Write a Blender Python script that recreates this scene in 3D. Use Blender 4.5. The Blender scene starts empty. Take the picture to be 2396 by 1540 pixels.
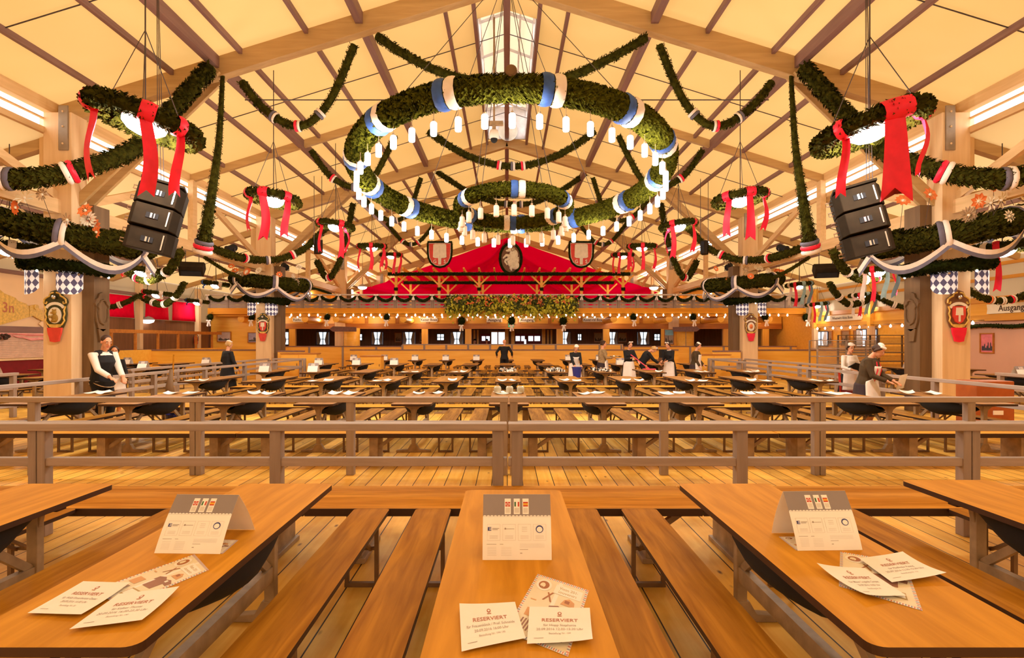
import bpy, bmesh, math, random
from mathutils import Vector, Matrix, Euler
SC = bpy.context.scene
COL = SC.collection
R = math.radians
# ---------------------------------------------------------------- camera, sky, exposure
F = 1331.0; CX = 1186.0; CY = 796.0; EYE = 1.75
cd = bpy.data.cameras.new('camera'); cam = bpy.data.objects.new('camera', cd); COL.objects.link(cam)
cam.location = (0, 0, EYE); cam.rotation_euler = (R(90), 0, 0)
cd.sensor_width = 36.0; cd.lens = 36.0*F/2396.0
cd.shift_x = (1198-CX)/2396.0; cd.shift_y = (CY-770)/2396.0
cd.clip_start = .05; cd.clip_end = 300
SC.camera = cam
W = bpy.data.worlds.new('overcast_sky'); SC.world = W; W.use_nodes = True
bg = W.node_tree.nodes['Background']
bg.inputs[0].default_value = (1.0, 0.955, 0.90, 1); bg.inputs[1].default_value = 4.6
vs = SC.view_settings
vs.view_transform = 'Standard'; vs.look = 'None'; vs.gamma = 1.0; vs.use_curve_mapping = False
vs.exposure = 0.0
SC.cycles.max_bounces = 6; SC.cycles.diffuse_bounces = 4; SC.cycles.transmission_bounces = 6
SC.cycles.glossy_bounces = 3; SC.cycles.sample_clamp_indirect = 6.0
SC.cycles.caustics_reflective = False; SC.cycles.caustics_refractive = False

def P(px, py, d):                       # point seen at (px,py) standing d metres away
    return Vector(((px-CX)*d/F, d, EYE-(py-CY)*d/F))

# ---------------------------------------------------------------- materials
MATS = {}
def _nt(name):
    m = bpy.data.materials.new(name); m.use_nodes = True
    nt = m.node_tree; b = nt.nodes['Principled BSDF']
    return m, nt, b
def mat(name, c, rough=.6, metal=0., var=.12, scale=6., emit=0., ec=None, bump=0., spec=.4):
    if name in MATS: return MATS[name]
    m, nt, b = _nt(name)
    b.inputs['Roughness'].default_value = rough; b.inputs['Metallic'].default_value = metal
    b.inputs['Specular IOR Level'].default_value = spec
    L = nt.links
    tc = nt.nodes.new('ShaderNodeTexCoord'); n = nt.nodes.new('ShaderNodeTexNoise')
    n.inputs['Scale'].default_value = scale; n.inputs['Detail'].default_value = 4
    L.new(tc.outputs['Object'], n.inputs['Vector'])
    r = nt.nodes.new('ShaderNodeValToRGB'); e = r.color_ramp.elements
    e[0].position = .3; e[1].position = .7
    e[0].color = (c[0]*(1-var), c[1]*(1-var), c[2]*(1-var), 1); e[1].color = (min(1, c[0]*(1+var)), min(1, c[1]*(1+var)), min(1, c[2]*(1+var)), 1)
    L.new(n.outputs['Fac'], r.inputs[0]); L.new(r.outputs[0], b.inputs['Base Color'])
    if bump:
        bp = nt.nodes.new('ShaderNodeBump'); bp.inputs['Strength'].default_value = bump
        L.new(n.outputs['Fac'], bp.inputs['Height']); L.new(bp.outputs[0], b.inputs['Normal'])
    if emit:
        b.inputs['Emission Color'].default_value = (*(ec or c), 1); b.inputs['Emission Strength'].default_value = emit
    MATS[name] = m; return m
def wood(name, c1, c2, rough=.5, axis='Y', scale=3., plank=0., gap=.012, knots=False, bump=.05, spec=.4, seam=(.05, .03, .015)):
    """long-grained wood; plank = board width in metres across the other floor axis"""
    m, nt, b = _nt(name); N = nt.nodes; L = nt.links
    b.inputs['Roughness'].default_value = rough; b.inputs['Specular IOR Level'].default_value = spec
    tc = N.new('ShaderNodeTexCoord'); mp = N.new('ShaderNodeMapping')
    s = {'X': (.08, 1, 1), 'Y': (1, .08, 1), 'Z': (1, 1, .08)}[axis]
    mp.inputs['Scale'].default_value = [k*scale for k in s]
    L.new(tc.outputs['Object'], mp.inputs[0])
    n = N.new('ShaderNodeTexNoise'); n.inputs['Scale'].default_value = 6; n.inputs['Detail'].default_value = 6; n.inputs['Distortion'].default_value = .6
    r = N.new('ShaderNodeValToRGB'); e = r.color_ramp.elements
    e[0].position = .32; e[1].position = .68; e[0].color = (*c1, 1); e[1].color = (*c2, 1)
    L.new(n.outputs['Fac'], r.inputs[0]); out = r.outputs[0]
    if plank:
        sx = N.new('ShaderNodeSeparateXYZ'); L.new(tc.outputs['Object'], sx.inputs[0])
        src = sx.outputs['X'] if axis == 'Y' else sx.outputs['Y'] if axis == 'X' else sx.outputs['X']
        dv = N.new('ShaderNodeMath'); dv.operation = 'DIVIDE'; dv.inputs[1].default_value = plank; L.new(src, dv.inputs[0])
        fl = N.new('ShaderNodeMath'); fl.operation = 'FLOOR'; L.new(dv.outputs[0], fl.inputs[0])
        wn = N.new('ShaderNodeTexWhiteNoise'); wn.noise_dimensions = '1D'; L.new(fl.outputs[0], wn.inputs['W'])
        ad = N.new('ShaderNodeVectorMath'); ad.operation = 'ADD'; L.new(mp.outputs[0], ad.inputs[0])
        mul = N.new('ShaderNodeVectorMath'); mul.operation = 'SCALE'; mul.inputs['Scale'].default_value = 40
        L.new(wn.outputs['Color'], mul.inputs[0]); L.new(mul.outputs[0], ad.inputs[1]); L.new(ad.outputs[0], n.inputs['Vector'])
        fr = N.new('ShaderNodeMath'); fr.operation = 'FRACT'; L.new(dv.outputs[0], fr.inputs[0])
        lt = N.new('ShaderNodeMath'); lt.operation = 'LESS_THAN'; lt.inputs[1].default_value = gap/plank; L.new(fr.outputs[0], lt.inputs[0])
        hs = N.new('ShaderNodeHueSaturation'); L.new(out, hs.inputs['Color'])
        mr = N.new('ShaderNodeMapRange'); mr.inputs['To Min'].default_value = .8; mr.inputs['To Max'].default_value = 1.12
        L.new(wn.outputs['Value'], mr.inputs[0]); L.new(mr.outputs[0], hs.inputs['Value'])
        mx = N.new('ShaderNodeMixRGB'); L.new(lt.outputs[0], mx.inputs[0]); L.new(hs.outputs[0], mx.inputs[1]); mx.inputs[2].default_value = (*seam, 1)
        out = mx.outputs[0]
    else:
        L.new(mp.outputs[0], n.inputs['Vector'])
    if knots:
        vo = N.new('ShaderNodeTexVoronoi'); vo.inputs['Scale'].default_value = 1.0
        m2 = N.new('ShaderNodeMapping'); m2.inputs['Scale'].default_value = (5.2, 2.3, 1); L.new(tc.outputs['Object'], m2.inputs[0]); L.new(m2.outputs[0], vo.inputs['Vector'])
        r2 = N.new('ShaderNodeValToRGB'); r2.color_ramp.elements[0].position = .03; r2.color_ramp.elements[1].position = .11
        L.new(vo.outputs['Distance'], r2.inputs[0])
        mx2 = N.new('ShaderNodeMixRGB'); L.new(r2.outputs[0], mx2.inputs[0]); mx2.inputs[1].default_value = (.20, .09, .03, 1); L.new(out, mx2.inputs[2])
        n3 = N.new('ShaderNodeTexNoise'); n3.inputs['Scale'].default_value = .9; n3.inputs['Detail'].default_value = 5; L.new(tc.outputs['Object'], n3.inputs['Vector'])
        r3 = N.new('ShaderNodeValToRGB'); r3.color_ramp.elements[0].position = .34; r3.color_ramp.elements[1].position = .56
        r3.color_ramp.elements[0].color = (.62, .58, .5, 1); r3.color_ramp.elements[1].color = (1, 1, 1, 1); L.new(n3.outputs['Fac'], r3.inputs[0])
        mx3 = N.new('ShaderNodeMixRGB'); mx3.blend_type = 'MULTIPLY'; mx3.inputs[0].default_value = 1; L.new(mx2.outputs[0], mx3.inputs[1]); L.new(r3.outputs[0], mx3.inputs[2])
        out = mx3.outputs[0]
    L.new(out, b.inputs['Base Color'])
    if bump:
        bp = N.new('ShaderNodeBump'); bp.inputs['Strength'].default_value = bump; bp.inputs['Distance'].default_value = .02
        L.new(n.outputs['Fac'], bp.inputs['Height']); L.new(bp.outputs[0], b.inputs['Normal'])
    MATS[name] = m; return m
def fabric(name, trans, diff, fac=.5, scale=.5):
    m = bpy.data.materials.new(name); m.use_nodes = True; nt = m.node_tree; N = nt.nodes; L = nt.links
    N.remove(N['Principled BSDF']); o = N['Material Output']
    t = N.new('ShaderNodeBsdfTranslucent'); d = N.new('ShaderNodeBsdfDiffuse'); mx = N.new('ShaderNodeMixShader'); mx.inputs[0].default_value = fac
    tc = N.new('ShaderNodeTexCoord'); n = N.new('ShaderNodeTexNoise'); n.inputs['Scale'].default_value = scale; n.inputs['Detail'].default_value = 3
    r = N.new('ShaderNodeValToRGB'); r.color_ramp.elements[0].position = .3; r.color_ramp.elements[1].position = .7
    r.color_ramp.elements[0].color = (trans[0]*.96, trans[1]*.93, trans[2]*.86, 1); r.color_ramp.elements[1].color = (*trans, 1)
    L.new(tc.outputs['Object'], n.inputs['Vector']); L.new(n.outputs['Fac'], r.inputs[0]); L.new(r.outputs[0], t.inputs[0])
    d.inputs[0].default_value = (*diff, 1)
    L.new(d.outputs[0], mx.inputs[1]); L.new(t.outputs[0], mx.inputs[2]); L.new(mx.outputs[0], o.inputs[0])
    MATS[name] = m; return m

M = {}
M['roof'] = fabric('roof_membrane', (.31, .188, .064), (.85, .58, .28), .55)
M['aisle'] = fabric('aisle_membrane', (.34, .225, .095), (.88, .66, .40), .55)
M['pale'] = fabric('pale_membrane', (.38, .31, .22), (.85, .75, .6), .55)
M['front'] = fabric('fill_light_cloth', (.40, .31, .20), (.85, .7, .5), .55)  # translucent cloth of the added wall behind the camera, tuned for front fill light
M['floor'] = wood('floor_planks', (.86, .45, .075), (.98, .62, .15), .5, 'Y', 2.4, .19, .010, True, spec=.08)
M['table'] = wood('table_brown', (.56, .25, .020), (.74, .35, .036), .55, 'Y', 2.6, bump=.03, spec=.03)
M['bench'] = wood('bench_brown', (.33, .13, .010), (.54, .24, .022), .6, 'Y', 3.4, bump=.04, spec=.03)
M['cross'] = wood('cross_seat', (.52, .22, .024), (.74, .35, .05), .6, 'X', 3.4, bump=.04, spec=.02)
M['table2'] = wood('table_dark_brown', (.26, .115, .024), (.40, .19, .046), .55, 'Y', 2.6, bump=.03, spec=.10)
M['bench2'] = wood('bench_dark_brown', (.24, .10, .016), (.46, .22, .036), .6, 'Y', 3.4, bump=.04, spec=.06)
M['edge'] = mat('board_edge', (.05, .018, .006), .5)
M['leg'] = mat('leg_painted', (.36, .24, .135), .55, var=.25, scale=9)
M['steel'] = mat('leg_steel', (.20, .11, .05), .45, .1, var=.25)
M['rail'] = wood('rail_grey', (.33, .25, .205), (.42, .32, .265), .6, 'X', 3, bump=.06)
M['railz'] = wood('post_grey', (.27, .20, .16), (.35, .265, .215), .6, 'Z', 3, bump=.06)
M['beam'] = wood('beam_grey', (.46, .285, .11), (.56, .36, .155), .6, 'X', 1.5)
M['girder'] = wood('girder_boards', (.66, .43, .20), (.78, .53, .27), .6, 'Y', 1.5)
M['beamd'] = wood('beam_mauve', (.20, .105, .09), (.26, .145, .12), .55, 'Y', 1.5)
M['col'] = wood('column_boards', (.74, .50, .27), (.84, .60, .35), .6, 'Z', 1.2)
M['cold'] = wood('column_dark', (.13, .072, .03), (.19, .108, .048), .6, 'Z', 1.2)
M['pine'] = wood('pine_panel', (.86, .42, .045), (.95, .52, .08), .42, 'X', 1.2, bump=.02)
M['fascia'] = wood('pine_fascia_front', (.66, .26, .016), (.76, .32, .028), .5, 'X', 1.2, bump=.02, spec=.1)
M['pined'] = wood('pine_dark', (.40, .13, .015), (.54, .20, .03), .42, 'X', 1.5, bump=.02)
M['brown'] = wood('brown_panel', (.15, .06, .022), (.22, .09, .035), .5, 'Z', 1.5, bump=.02)
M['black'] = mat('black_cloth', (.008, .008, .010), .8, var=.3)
M['red'] = mat('red_fabric', (.97, .001, .085), .95, spec=.05, var=.08, scale=1.2)
M['drape'] = fabric('red_drape_cloth', (.6, .001, .05), (.98, .001, .10), .35)
M['redb'] = mat('red_panel_cloth', (.72, .002, .028), .9, var=.08, spec=.05)
M['redr'] = mat('red_ribbon', (.85, .012, .05), .5, var=.12, scale=4)
M['white'] = mat('white_cloth', (.85, .76, .70), .7, var=.06)
M['blue'] = mat('blue_cloth', (.035, .10, .36), .6, var=.3, scale=5)
M['bluegrey'] = mat('grey_blue_cloth', (.13, .12, .17), .7, var=.15)
M['lamp'] = mat('lamp_glow', (1, 1, 1), .4, emit=7.0, ec=(1, .97, .93))
M['bulb'] = mat('bulb_glow', (1, .9, .8), .4, emit=9.0, ec=(1, .88, .72))
M['lampoff'] = mat('lamp_unlit', (.85, .72, .58), .5)
M['wire'] = mat('wire', (.10, .08, .08), .5, .5)
M['paper'] = mat('paper_white', (.97, .93, .89), .75, var=.02)
M['cream'] = mat('paper_cream', (.88, .80, .64), .75, var=.03)
M['ink'] = mat('ink_red', (.50, .17, .09), .7)
M['inkg'] = mat('ink_grey', (.42, .34, .28), .7)
M['inkl'] = mat('ink_pale', (.78, .72, .66), .7)
M['menu'] = mat('menu_grey', (.30, .25, .25), .6, var=.04)
M['dblue'] = mat('mark_blue', (.05, .06, .22), .6)
M['green'] = mat('flag_green', (.03, .16, .05), .6)
M['fred'] = mat('flag_red', (.62, .05, .02), .6)
M['fyel'] = mat('flag_yellow', (.85, .45, .04), .6)
M['spk'] = mat('speaker_black', (.022, .015, .008), .75, var=.2, spec=.08)
M['chrome'] = mat('bright_metal', (.7, .68, .66), .25, 1.0)
M['gold'] = mat('gold_paint', (.72, .46, .10), .45, var=.25, scale=12)
M['dgold'] = mat('dark_gold_paint', (.38, .22, .03), .5)  # darker gold paint of the bear figure
M['needle'] = mat('fir_green', (.042, .040, .005), .9, var=.55, scale=9, spec=.05)
M['needled'] = mat('fir_dark', (.018, .024, .004), .9, var=.5, scale=9, spec=.05)
M['needleg'] = mat('leaf_green', (.070, .070, .006), .9, var=.6, scale=11, spec=.05)
M['gs'] = mat('shield_red', (.70, .06, .04), .5)
M['bone'] = mat('bone_white', (.82, .74, .60), .6, var=.08)
M['skin'] = mat('skin', (.70, .33, .19), .55, var=.06)
M['skirt'] = mat('dark_skirt', (.035, .02, .025), .8)
M['pink'] = mat('pink_mop', (.85, .06, .12), .5)
M['bucket'] = mat('blue_bucket', (.03, .035, .22), .4)
M['hairb'] = mat('brown_hair', (.045, .018, .008), .6, var=.3)
M['hairl'] = mat('blond_hair', (.55, .33, .12), .6, var=.3)
M['jack'] = mat('olive_jacket', (.06, .035, .012), .8, var=.3)
M['tweed'] = mat('tweed', (.32, .21, .10), .85, var=.3, scale=20)
M['glass'] = mat('window_sky', (.8, .9, 1), .2, emit=1.5, ec=(.78, .90, 1.0))
M['orange'] = mat('orange_petal', (.85, .22, .06), .6, var=.2)
M['straw'] = mat('straw_flower', (.45, .32, .20), .8, var=.4, scale=14)
M['pinkc'] = mat('pink_drape', (.80, .32, .30), .7, var=.15)
M['peach'] = mat('peach_wall', (.92, .66, .40), .7, var=.05, scale=1)
M['tin'] = mat('galvanised', (.42, .34, .27), .4, .5, var=.2)
M['dkred'] = mat('dark_red_paint', (.20, .006, .012), .5)
M['skyc'] = mat('pale_blue_ribbon', (.34, .52, .60), .6); M['blue2'] = mat('teal_blue_ribbon', (.16, .26, .36), .6)
M['exit'] = mat('exit_green', (.0, .30, .12), .4, emit=1.0, ec=(.0, .55, .25))

# ---------------------------------------------------------------- mesh builder
class MB:
    def __init__(s): s.v = []; s.f = []; s.mi = []; s.m = 0
    def add(s, vs, fs):
        o = len(s.v); s.v.extend(tuple(v) for v in vs)
        for f in fs: s.f.append(tuple(i+o for i in f)); s.mi.append(s.m)
        return s
    def slot(s, k): s.m = k; return s
    def box(s, c, d, rot=None):
        x, y, z = d[0]/2, d[1]/2, d[2]/2
        vs = [Vector((a*x, b*y, e*z)) for a in (-1, 1) for b in (-1, 1) for e in (-1, 1)]
        if rot: q = Euler(rot).to_matrix(); vs = [q @ v for v in vs]
        c = Vector(c)
        return s.add([v+c for v in vs], [(0, 1, 3, 2), (4, 6, 7, 5), (0, 4, 5, 1), (2, 3, 7, 6), (0, 2, 6, 4), (1, 5, 7, 3)])
    def span(s, a, b):
        return s.box([(p+q)/2 for p, q in zip(a, b)], [abs(q-p) for p, q in zip(a, b)])
    def bar(s, a, b, w, h, up=(0, 0, 1)):
        a = Vector(a); b = Vector(b); t = (b-a).normalized(); u = Vector(up)
        if abs(t.dot(u)) > .98: u = Vector((0, 1, 0))
        sd = t.cross(u).normalized(); u = sd.cross(t).normalized()
        vs = []
        for p in (a, b):
            for i, j in ((-1, -1), (1, -1), (1, 1), (-1, 1)): vs.append(p+sd*(i*w/2)+u*(j*h/2))
        return s.add(vs, [(3, 2, 1, 0), (4, 5, 6, 7), (0, 1, 5, 4), (1, 2, 6, 5), (2, 3, 7, 6), (3, 0, 4, 7)])
    def tube(s, pts, r, n=8, closed=False, caps=True):
        pts = [Vector(p) for p in pts]; k = len(pts); rs = r if isinstance(r, (list, tuple)) else [r]*k
        prev = None; vs = []
        for i, p in enumerate(pts):
            if closed: t = pts[(i+1) % k]-pts[i-1]
            else: t = pts[min(i+1, k-1)]-pts[max(i-1, 0)]
            t = t.normalized() if t.length > 1e-9 else Vector((0, 0, 1))
            if prev is None:
                u = Vector((0, 0, 1)) if abs(t.z) < .9 else Vector((0, 1, 0))
            else: u = prev
            u = (u-t*u.dot(t)).normalized(); prev = u; w = t.cross(u)
            for j in range(n):
                a = 2*math.pi*j/n; vs.append(p+(u*math.cos(a)+w*math.sin(a))*rs[i])
        fs = []
        for i in range(k if closed else k-1):
            for j in range(n):
                a = i*n+j; b = i*n+(j+1) % n; c = ((i+1) % k)*n+(j+1) % n; d = ((i+1) % k)*n+j
                fs.append((a, b, c, d))
        if caps and not closed: fs.append(tuple(range(n-1, -1, -1))); fs.append(tuple((k-1)*n+j for j in range(n)))
        return s.add(vs, fs)
    def lathe(s, prof, c=(0, 0, 0), n=16, ax=None):
        vs = []; c = Vector(c)
        for r, z in prof:
            for j in range(n):
                a = 2*math.pi*j/n; v = Vector((r*math.cos(a), r*math.sin(a), z)); vs.append((ax @ v if ax else v)+c)
        fs = [(i*n+j, i*n+(j+1) % n, (i+1)*n+(j+1) % n, (i+1)*n+j) for i in range(len(prof)-1) for j in range(n)]
        fs.append(tuple(range(n-1, -1, -1))); fs.append(tuple((len(prof)-1)*n+j for j in range(n)))
        return s.add(vs, fs)
    def ball(s, c, r, n=10, m=6):
        rx, ry, rz = r if isinstance(r, (list, tuple)) else (r, r, r); c = Vector(c); vs = []; fs = []
        for i in range(m+1):
            t = math.pi*i/m
            for j in range(n):
                a = 2*math.pi*j/n; vs.append(c+Vector((rx*math.sin(t)*math.cos(a), ry*math.sin(t)*math.sin(a), rz*math.cos(t))))
        for i in range(m):
            for j in range(n): fs.append((i*n+j, (i+1)*n+j, (i+1)*n+(j+1) % n, i*n+(j+1) % n))
        return s.add(vs, fs)
    def prism(s, poly, o, u, v, t):
        """outline poly (2D) in the plane o+u*x+v*y, extruded by vector t"""
        o = Vector(o); u = Vector(u); v = Vector(v); t = Vector(t); n = len(poly)
        a = [o+u*x+v*y for x, y in poly]; b = [p+t for p in a]
        fs = [tuple(range(n)), tuple(range(2*n-1, n-1, -1))]+[(i, n+i, n+(i+1) % n, (i+1) % n)[::-1] for i in range(n)]
        return s.add(a+b, fs)
    def quad(s, a, b, c, d): return s.add([a, b, c, d], [(0, 1, 2, 3)])
    def grid(s, fn, nu, nv):
        vs = [fn(i/nu, j/nv) for i in range(nu+1) for j in range(nv+1)]
        fs = [(i*(nv+1)+j, (i+1)*(nv+1)+j, (i+1)*(nv+1)+j+1, i*(nv+1)+j+1) for i in range(nu) for j in range(nv)]
        return s.add(vs, fs)
    def mesh(s, name, mats, smooth=False):
        me = bpy.data.meshes.new(name); me.from_pydata([tuple(v) for v in s.v], [], s.f); me.update()
        for m in (mats if isinstance(mats, (list, tuple)) else [mats]): me.materials.append(m)
        if any(s.mi): me.polygons.foreach_set('material_index', s.mi)
        if smooth: me.polygons.foreach_set('use_smooth', [True]*len(me.polygons))
        return me
    def build(s, name, mats, parent=None, smooth=False, loc=None, recalc=True, bevel=0):
        me = s.mesh(name, mats, smooth)
        if recalc:
            bm = bmesh.new(); bm.from_mesh(me); bmesh.ops.recalc_face_normals(bm, faces=bm.faces); bm.to_mesh(me); bm.free()
        o = bpy.data.objects.new(name, me); COL.objects.link(o)
        if parent: o.parent = parent
        if loc is not None: o.location = loc
        if bevel:
            b = o.modifiers.new('bevel', 'BEVEL'); b.width = bevel; b.segments = 2; b.limit_method = 'ANGLE'
        return o
KIDS = {}
def thing(name, label, cat, loc=(0, 0, 0), rz=0., group=None):
    o = bpy.data.objects.new(name, None); COL.objects.link(o); o.location = loc; o.rotation_euler = (0, 0, rz)
    o.empty_display_size = .1
    return tag(o, label, cat, group)
def tag(o, label, cat, group=None):
    o['label'] = label; o['category'] = cat
    if group: o['group'] = group
    return o
def struct(o): o['kind'] = 'structure'; return o
def dup(root, loc=None, rz=None, label=None, group=None, par=None):
    r = root.copy(); COL.objects.link(r)
    if par is not None: r.parent = par
    if loc is not None: r.location = loc
    if rz is not None: r.rotation_euler = (0, 0, rz)
    if label: r['label'] = label
    if group: r['group'] = group
    for ch in KIDS.setdefault(root.name, list(root.children)): dup(ch, par=r)
    return r
def text(mb, s, size, o, u, v, lift=.001, bold=0., center=True, shear=0.):
    """flat lettering as real faces: plane origin o, directions u (reading) and v (up)"""
    c = bpy.data.curves.new('t', 'FONT'); c.body = s; c.size = size; c.align_x = 'CENTER' if center else 'LEFT'; c.align_y = 'CENTER'
    c.offset = bold*size; c.resolution_u = 2; c.shear = shear
    ob = bpy.data.objects.new('t', c); me = bpy.data.meshes.new_from_object(ob)
    u = Vector(u); v = Vector(v); n = u.cross(v)*lift; o = Vector(o)
    mb.add([o+u*q.co.x+v*q.co.y+n for q in me.vertices], [tuple(p.vertices) for p in me.polygons])
    bpy.data.objects.remove(ob); bpy.data.curves.remove(c); bpy.data.meshes.remove(me)
X3 = Vector((1, 0, 0)); Y3 = Vector((0, 1, 0)); Z3 = Vector((0, 0, 1))
# ================================================================ THE SETTING
RIDGE = 10.75; SL = .308; EAVE = 10.9
FR = [2.5, 13.8, 25.1, 36.4, 47.7]; MID = [8.15, 19.45, 30.75, 42.0]
def rz_(x): return RIDGE-SL*abs(x)
Y0, Y1 = -3., 48.
LX0, LX1 = 15.5, 24.6      # lantern opening along the ridge
struct(MB().span((-19, -3, -.06), (19, 50, 0)).build('floor', M['floor']))
def roof_strip(mb, y0, y1, x0, x1, f, sag=.10):
    def fn(u, v):
        x = x0+(x1-x0)*u; y = y0+(y1-y0)*v
        return (x, y, f(x)-sag*math.sin(math.pi*v)*.0)
    mb.grid(fn, 6, 4)
mb = MB()
ys = [Y0, 2.5, 8.15, 13.8, LX0, LX1, 30.75, 36.4, 42, Y1]
for a, b in zip(ys, ys[1:]):
    for s in (-1, 1):
        x0 = .85 if (a >= LX0-.01 and b <= LX1+.01) else 0
        roof_strip(mb, a, b, s*x0, s*(EAVE+.05), rz_)
struct(mb.build('ceiling', M['roof'], recalc=False))
AZ0, AZ1, AX = 6.72, 4.72, 17.5
def az_(x): return AZ0+(AZ1-AZ0)*(abs(x)-EAVE)/(AX-EAVE)
for s, nm in ((-1, 'ceiling_left'), (1, 'ceiling_right')):
    mb = MB()
    roof_strip(mb, Y0, Y1, s*EAVE, s*AX, az_)
    struct(mb.build(nm, M['aisle'], recalc=False))
# gable end of the hall behind the gallery
mb = MB(); mb.add([(-19, 48, 0), (19, 48, 0), (19, 48, 4.7), (10.9, 48, 7.4), (0, 48, RIDGE), (-10.9, 48, 7.4), (-19, 48, 4.7)], [(0, 1, 2, 3, 4, 5, 6)])
struct(mb.build('wall_back', M['roof'], recalc=False))
# unseen pale cloth wall added behind the camera to throw front fill light
mb = MB(); mb.add([(-19, Y0, 0), (19, Y0, 0), (19, Y0, 4.7), (10.9, Y0, 7.4), (0, Y0, RIDGE), (-10.9, Y0, 7.4), (-19, Y0, 4.7)], [(0, 1, 2, 3, 4, 5, 6)]); struct(mb.build('fill_light_wall', M['front'], recalc=False))
# lantern over the ridge
mb = MB()
for s in (-1, 1):
    mb.bar((s*.85, LX0, rz_(.85)+.02), (s*.85, LX1, rz_(.85)+.02), .12, .2)
    mb.bar((s*.85, LX0, rz_(.85)+1.2), (s*.85, LX1, rz_(.85)+1.2), .08, .1)
    for y in (LX0, 17.8, 20, 22.3, LX1):
        mb.bar((s*.85, y, rz_(.85)), (s*.85, y, rz_(.85)+1.2), .07, .07); mb.bar((s*.85, y, rz_(.85)+1.2), (0, y, RIDGE+1.25), .06, .07)
    mb.bar((s*.42, LX0, RIDGE+1.1), (s*.42, LX1, RIDGE+1.1), .06, .06)
mb.bar((0, LX0, RIDGE+1.25), (0, LX1, RIDGE+1.25), .07, .08)
mb.bar((-.85, 20.4, RIDGE-.2), (0, 20.4, RIDGE+.1), .06, .08); mb.bar((.85, 20.4, RIDGE-.2), (0, 20.4, RIDGE+.1), .06, .08)
mb.span((-.85, LX1, RIDGE-.3), (.85, LX1+.08, RIDGE+1.1))
struct(mb.build('roof_lantern_frame', mat('lantern_grey', (.52, .47, .47), .5)))
mb = MB()
for s in (-1, 1): mb.quad((0, LX0, RIDGE+1.3), (s*.9, LX0, RIDGE+1.02), (s*.9, LX1, RIDGE+1.02), (0, LX1, RIDGE+1.3))
struct(mb.build('roof_lantern_cover', M['pale'], recalc=False))

# main frames, intermediate rafters, purlins
mb = MB()
for y in FR:
    for s in (-1, 1):
        mb.bar((0, y, RIDGE-.27), (s*(EAVE-.1), y, rz_(EAVE-.1)-.27), .26, .46)
        mb.bar((s*(EAVE-.3), y, AZ0+.02), (s*AX, y, AZ1-.22), .2, .34)
        for dy in (-.17, .17):
            mb.bar((s*10.35, y+dy, 5.0), (s*6.95, y+dy, rz_(6.95)-.36), .09, .24)
        mb.bar((s*10.6, y, 5.1), (s*13.4, y, az_(13.4)-.3), .14, .2)
struct(mb.build('trim_main_rafters', M['beam'], bevel=.012))
mb = MB()
for y in MID:
    for s in (-1, 1):
        mb.bar((0, y, RIDGE-.16), (s*EAVE, y, rz_(EAVE)-.16), .14, .24)
        mb.bar((s*(EAVE-.1), y, AZ0-.1), (s*AX, y, AZ1-.12), .12, .22)
struct(mb.build('trim_secondary_rafters', M['beam']))
for nm, xs, w, h in (('trim_main_purlins', (0, -3.55, 3.55, -7.0, 7.0), .18, .28), ('trim_light_purlins', (-9.65, -8.05, -6.4, -4.82, -1.58, 1.58, 4.82, 6.4, 8.05, 9.65), .09, .13)):
    mb = MB()
    for x in xs:
        segs = list(zip(FR, FR[1:]))
        mb.bar((x, Y0, rz_(x)-h/2-.02), (x, FR[0], rz_(x)-h/2-.02), w, h)
        for a, b in segs: mb.bar((x, a+.13, rz_(x)-h/2-.02), (x, b-.13, rz_(x)-h/2-.02), w, h)
    struct(mb.build(nm, M['beamd']))
mb = MB()
for s in (-1, 1):
    for x in (12.5, 14.2, 15.9): mb.bar((s*x, Y0, az_(x)-.08), (s*x, 47.8, az_(x)-.08), .08, .11)
    mb.bar((s*.86, FR[1], rz_(.86)-.1), (s*.86, FR[2], rz_(.86)-.1), .1, .14)
struct(mb.build('trim_aisle_purlins', M['beamd']))
# thin bracing wires under the membrane
mb = MB()
for y in (10.9, 16.6, 22.3, 27.9, 33.5, 39.2):
    for s in (-1, 1): mb.tube([(0, y, RIDGE-.05), (s*EAVE, y, rz_(EAVE)-.05)], .014, 5); mb.tube([(s*EAVE, y, AZ0-.05), (s*AX, y, AZ1-.05)], .014, 5)
struct(mb.build('trim_bracing_wires', M['wire']))
mb = MB()
mb.tube([(-6.4, 13.9, 7.62), (6.4, 13.9, 7.62)], .015, 6); mb.tube([(-6.4, 25.1, 8.0), (6.4, 25.1, 8.0)], .012, 6)
struct(mb.build('trim_tie_cables', M['wire']))
# eave beams, clerestory slots, lattice girders along the column lines
for s, nm in ((-1, 'left'), (1, 'right')):
    mb = MB(); x = s*EAVE
    mb.span((x-.1, Y0, 7.16), (x+.1, Y1, 7.44)); mb.span((x-.05, Y0, 6.62), (x+.05, Y1, 6.76))
    mb.span((x-.03, Y0, 6.95), (x+.03, Y1, 6.99))
    mb.span((s*10.55-.09, Y0, 4.72), (s*10.55+.09, Y1, 5.04))
    for y in MID: mb.span((s*10.75-.09, y-.13, 5.0), (s*10.75+.09, y+.13, 7.2))
    for y in FR:
        mb.bar((s*10.6, y-.2, 5.05), (s*10.75, y-4.6, 6.7), .12, .2); mb.bar((s*10.6, y+.2, 5.05), (s*10.75, y+4.6, 6.7), .12, .2)
    struct(mb.build('trim_girder_'+nm, M['girder']))
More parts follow.
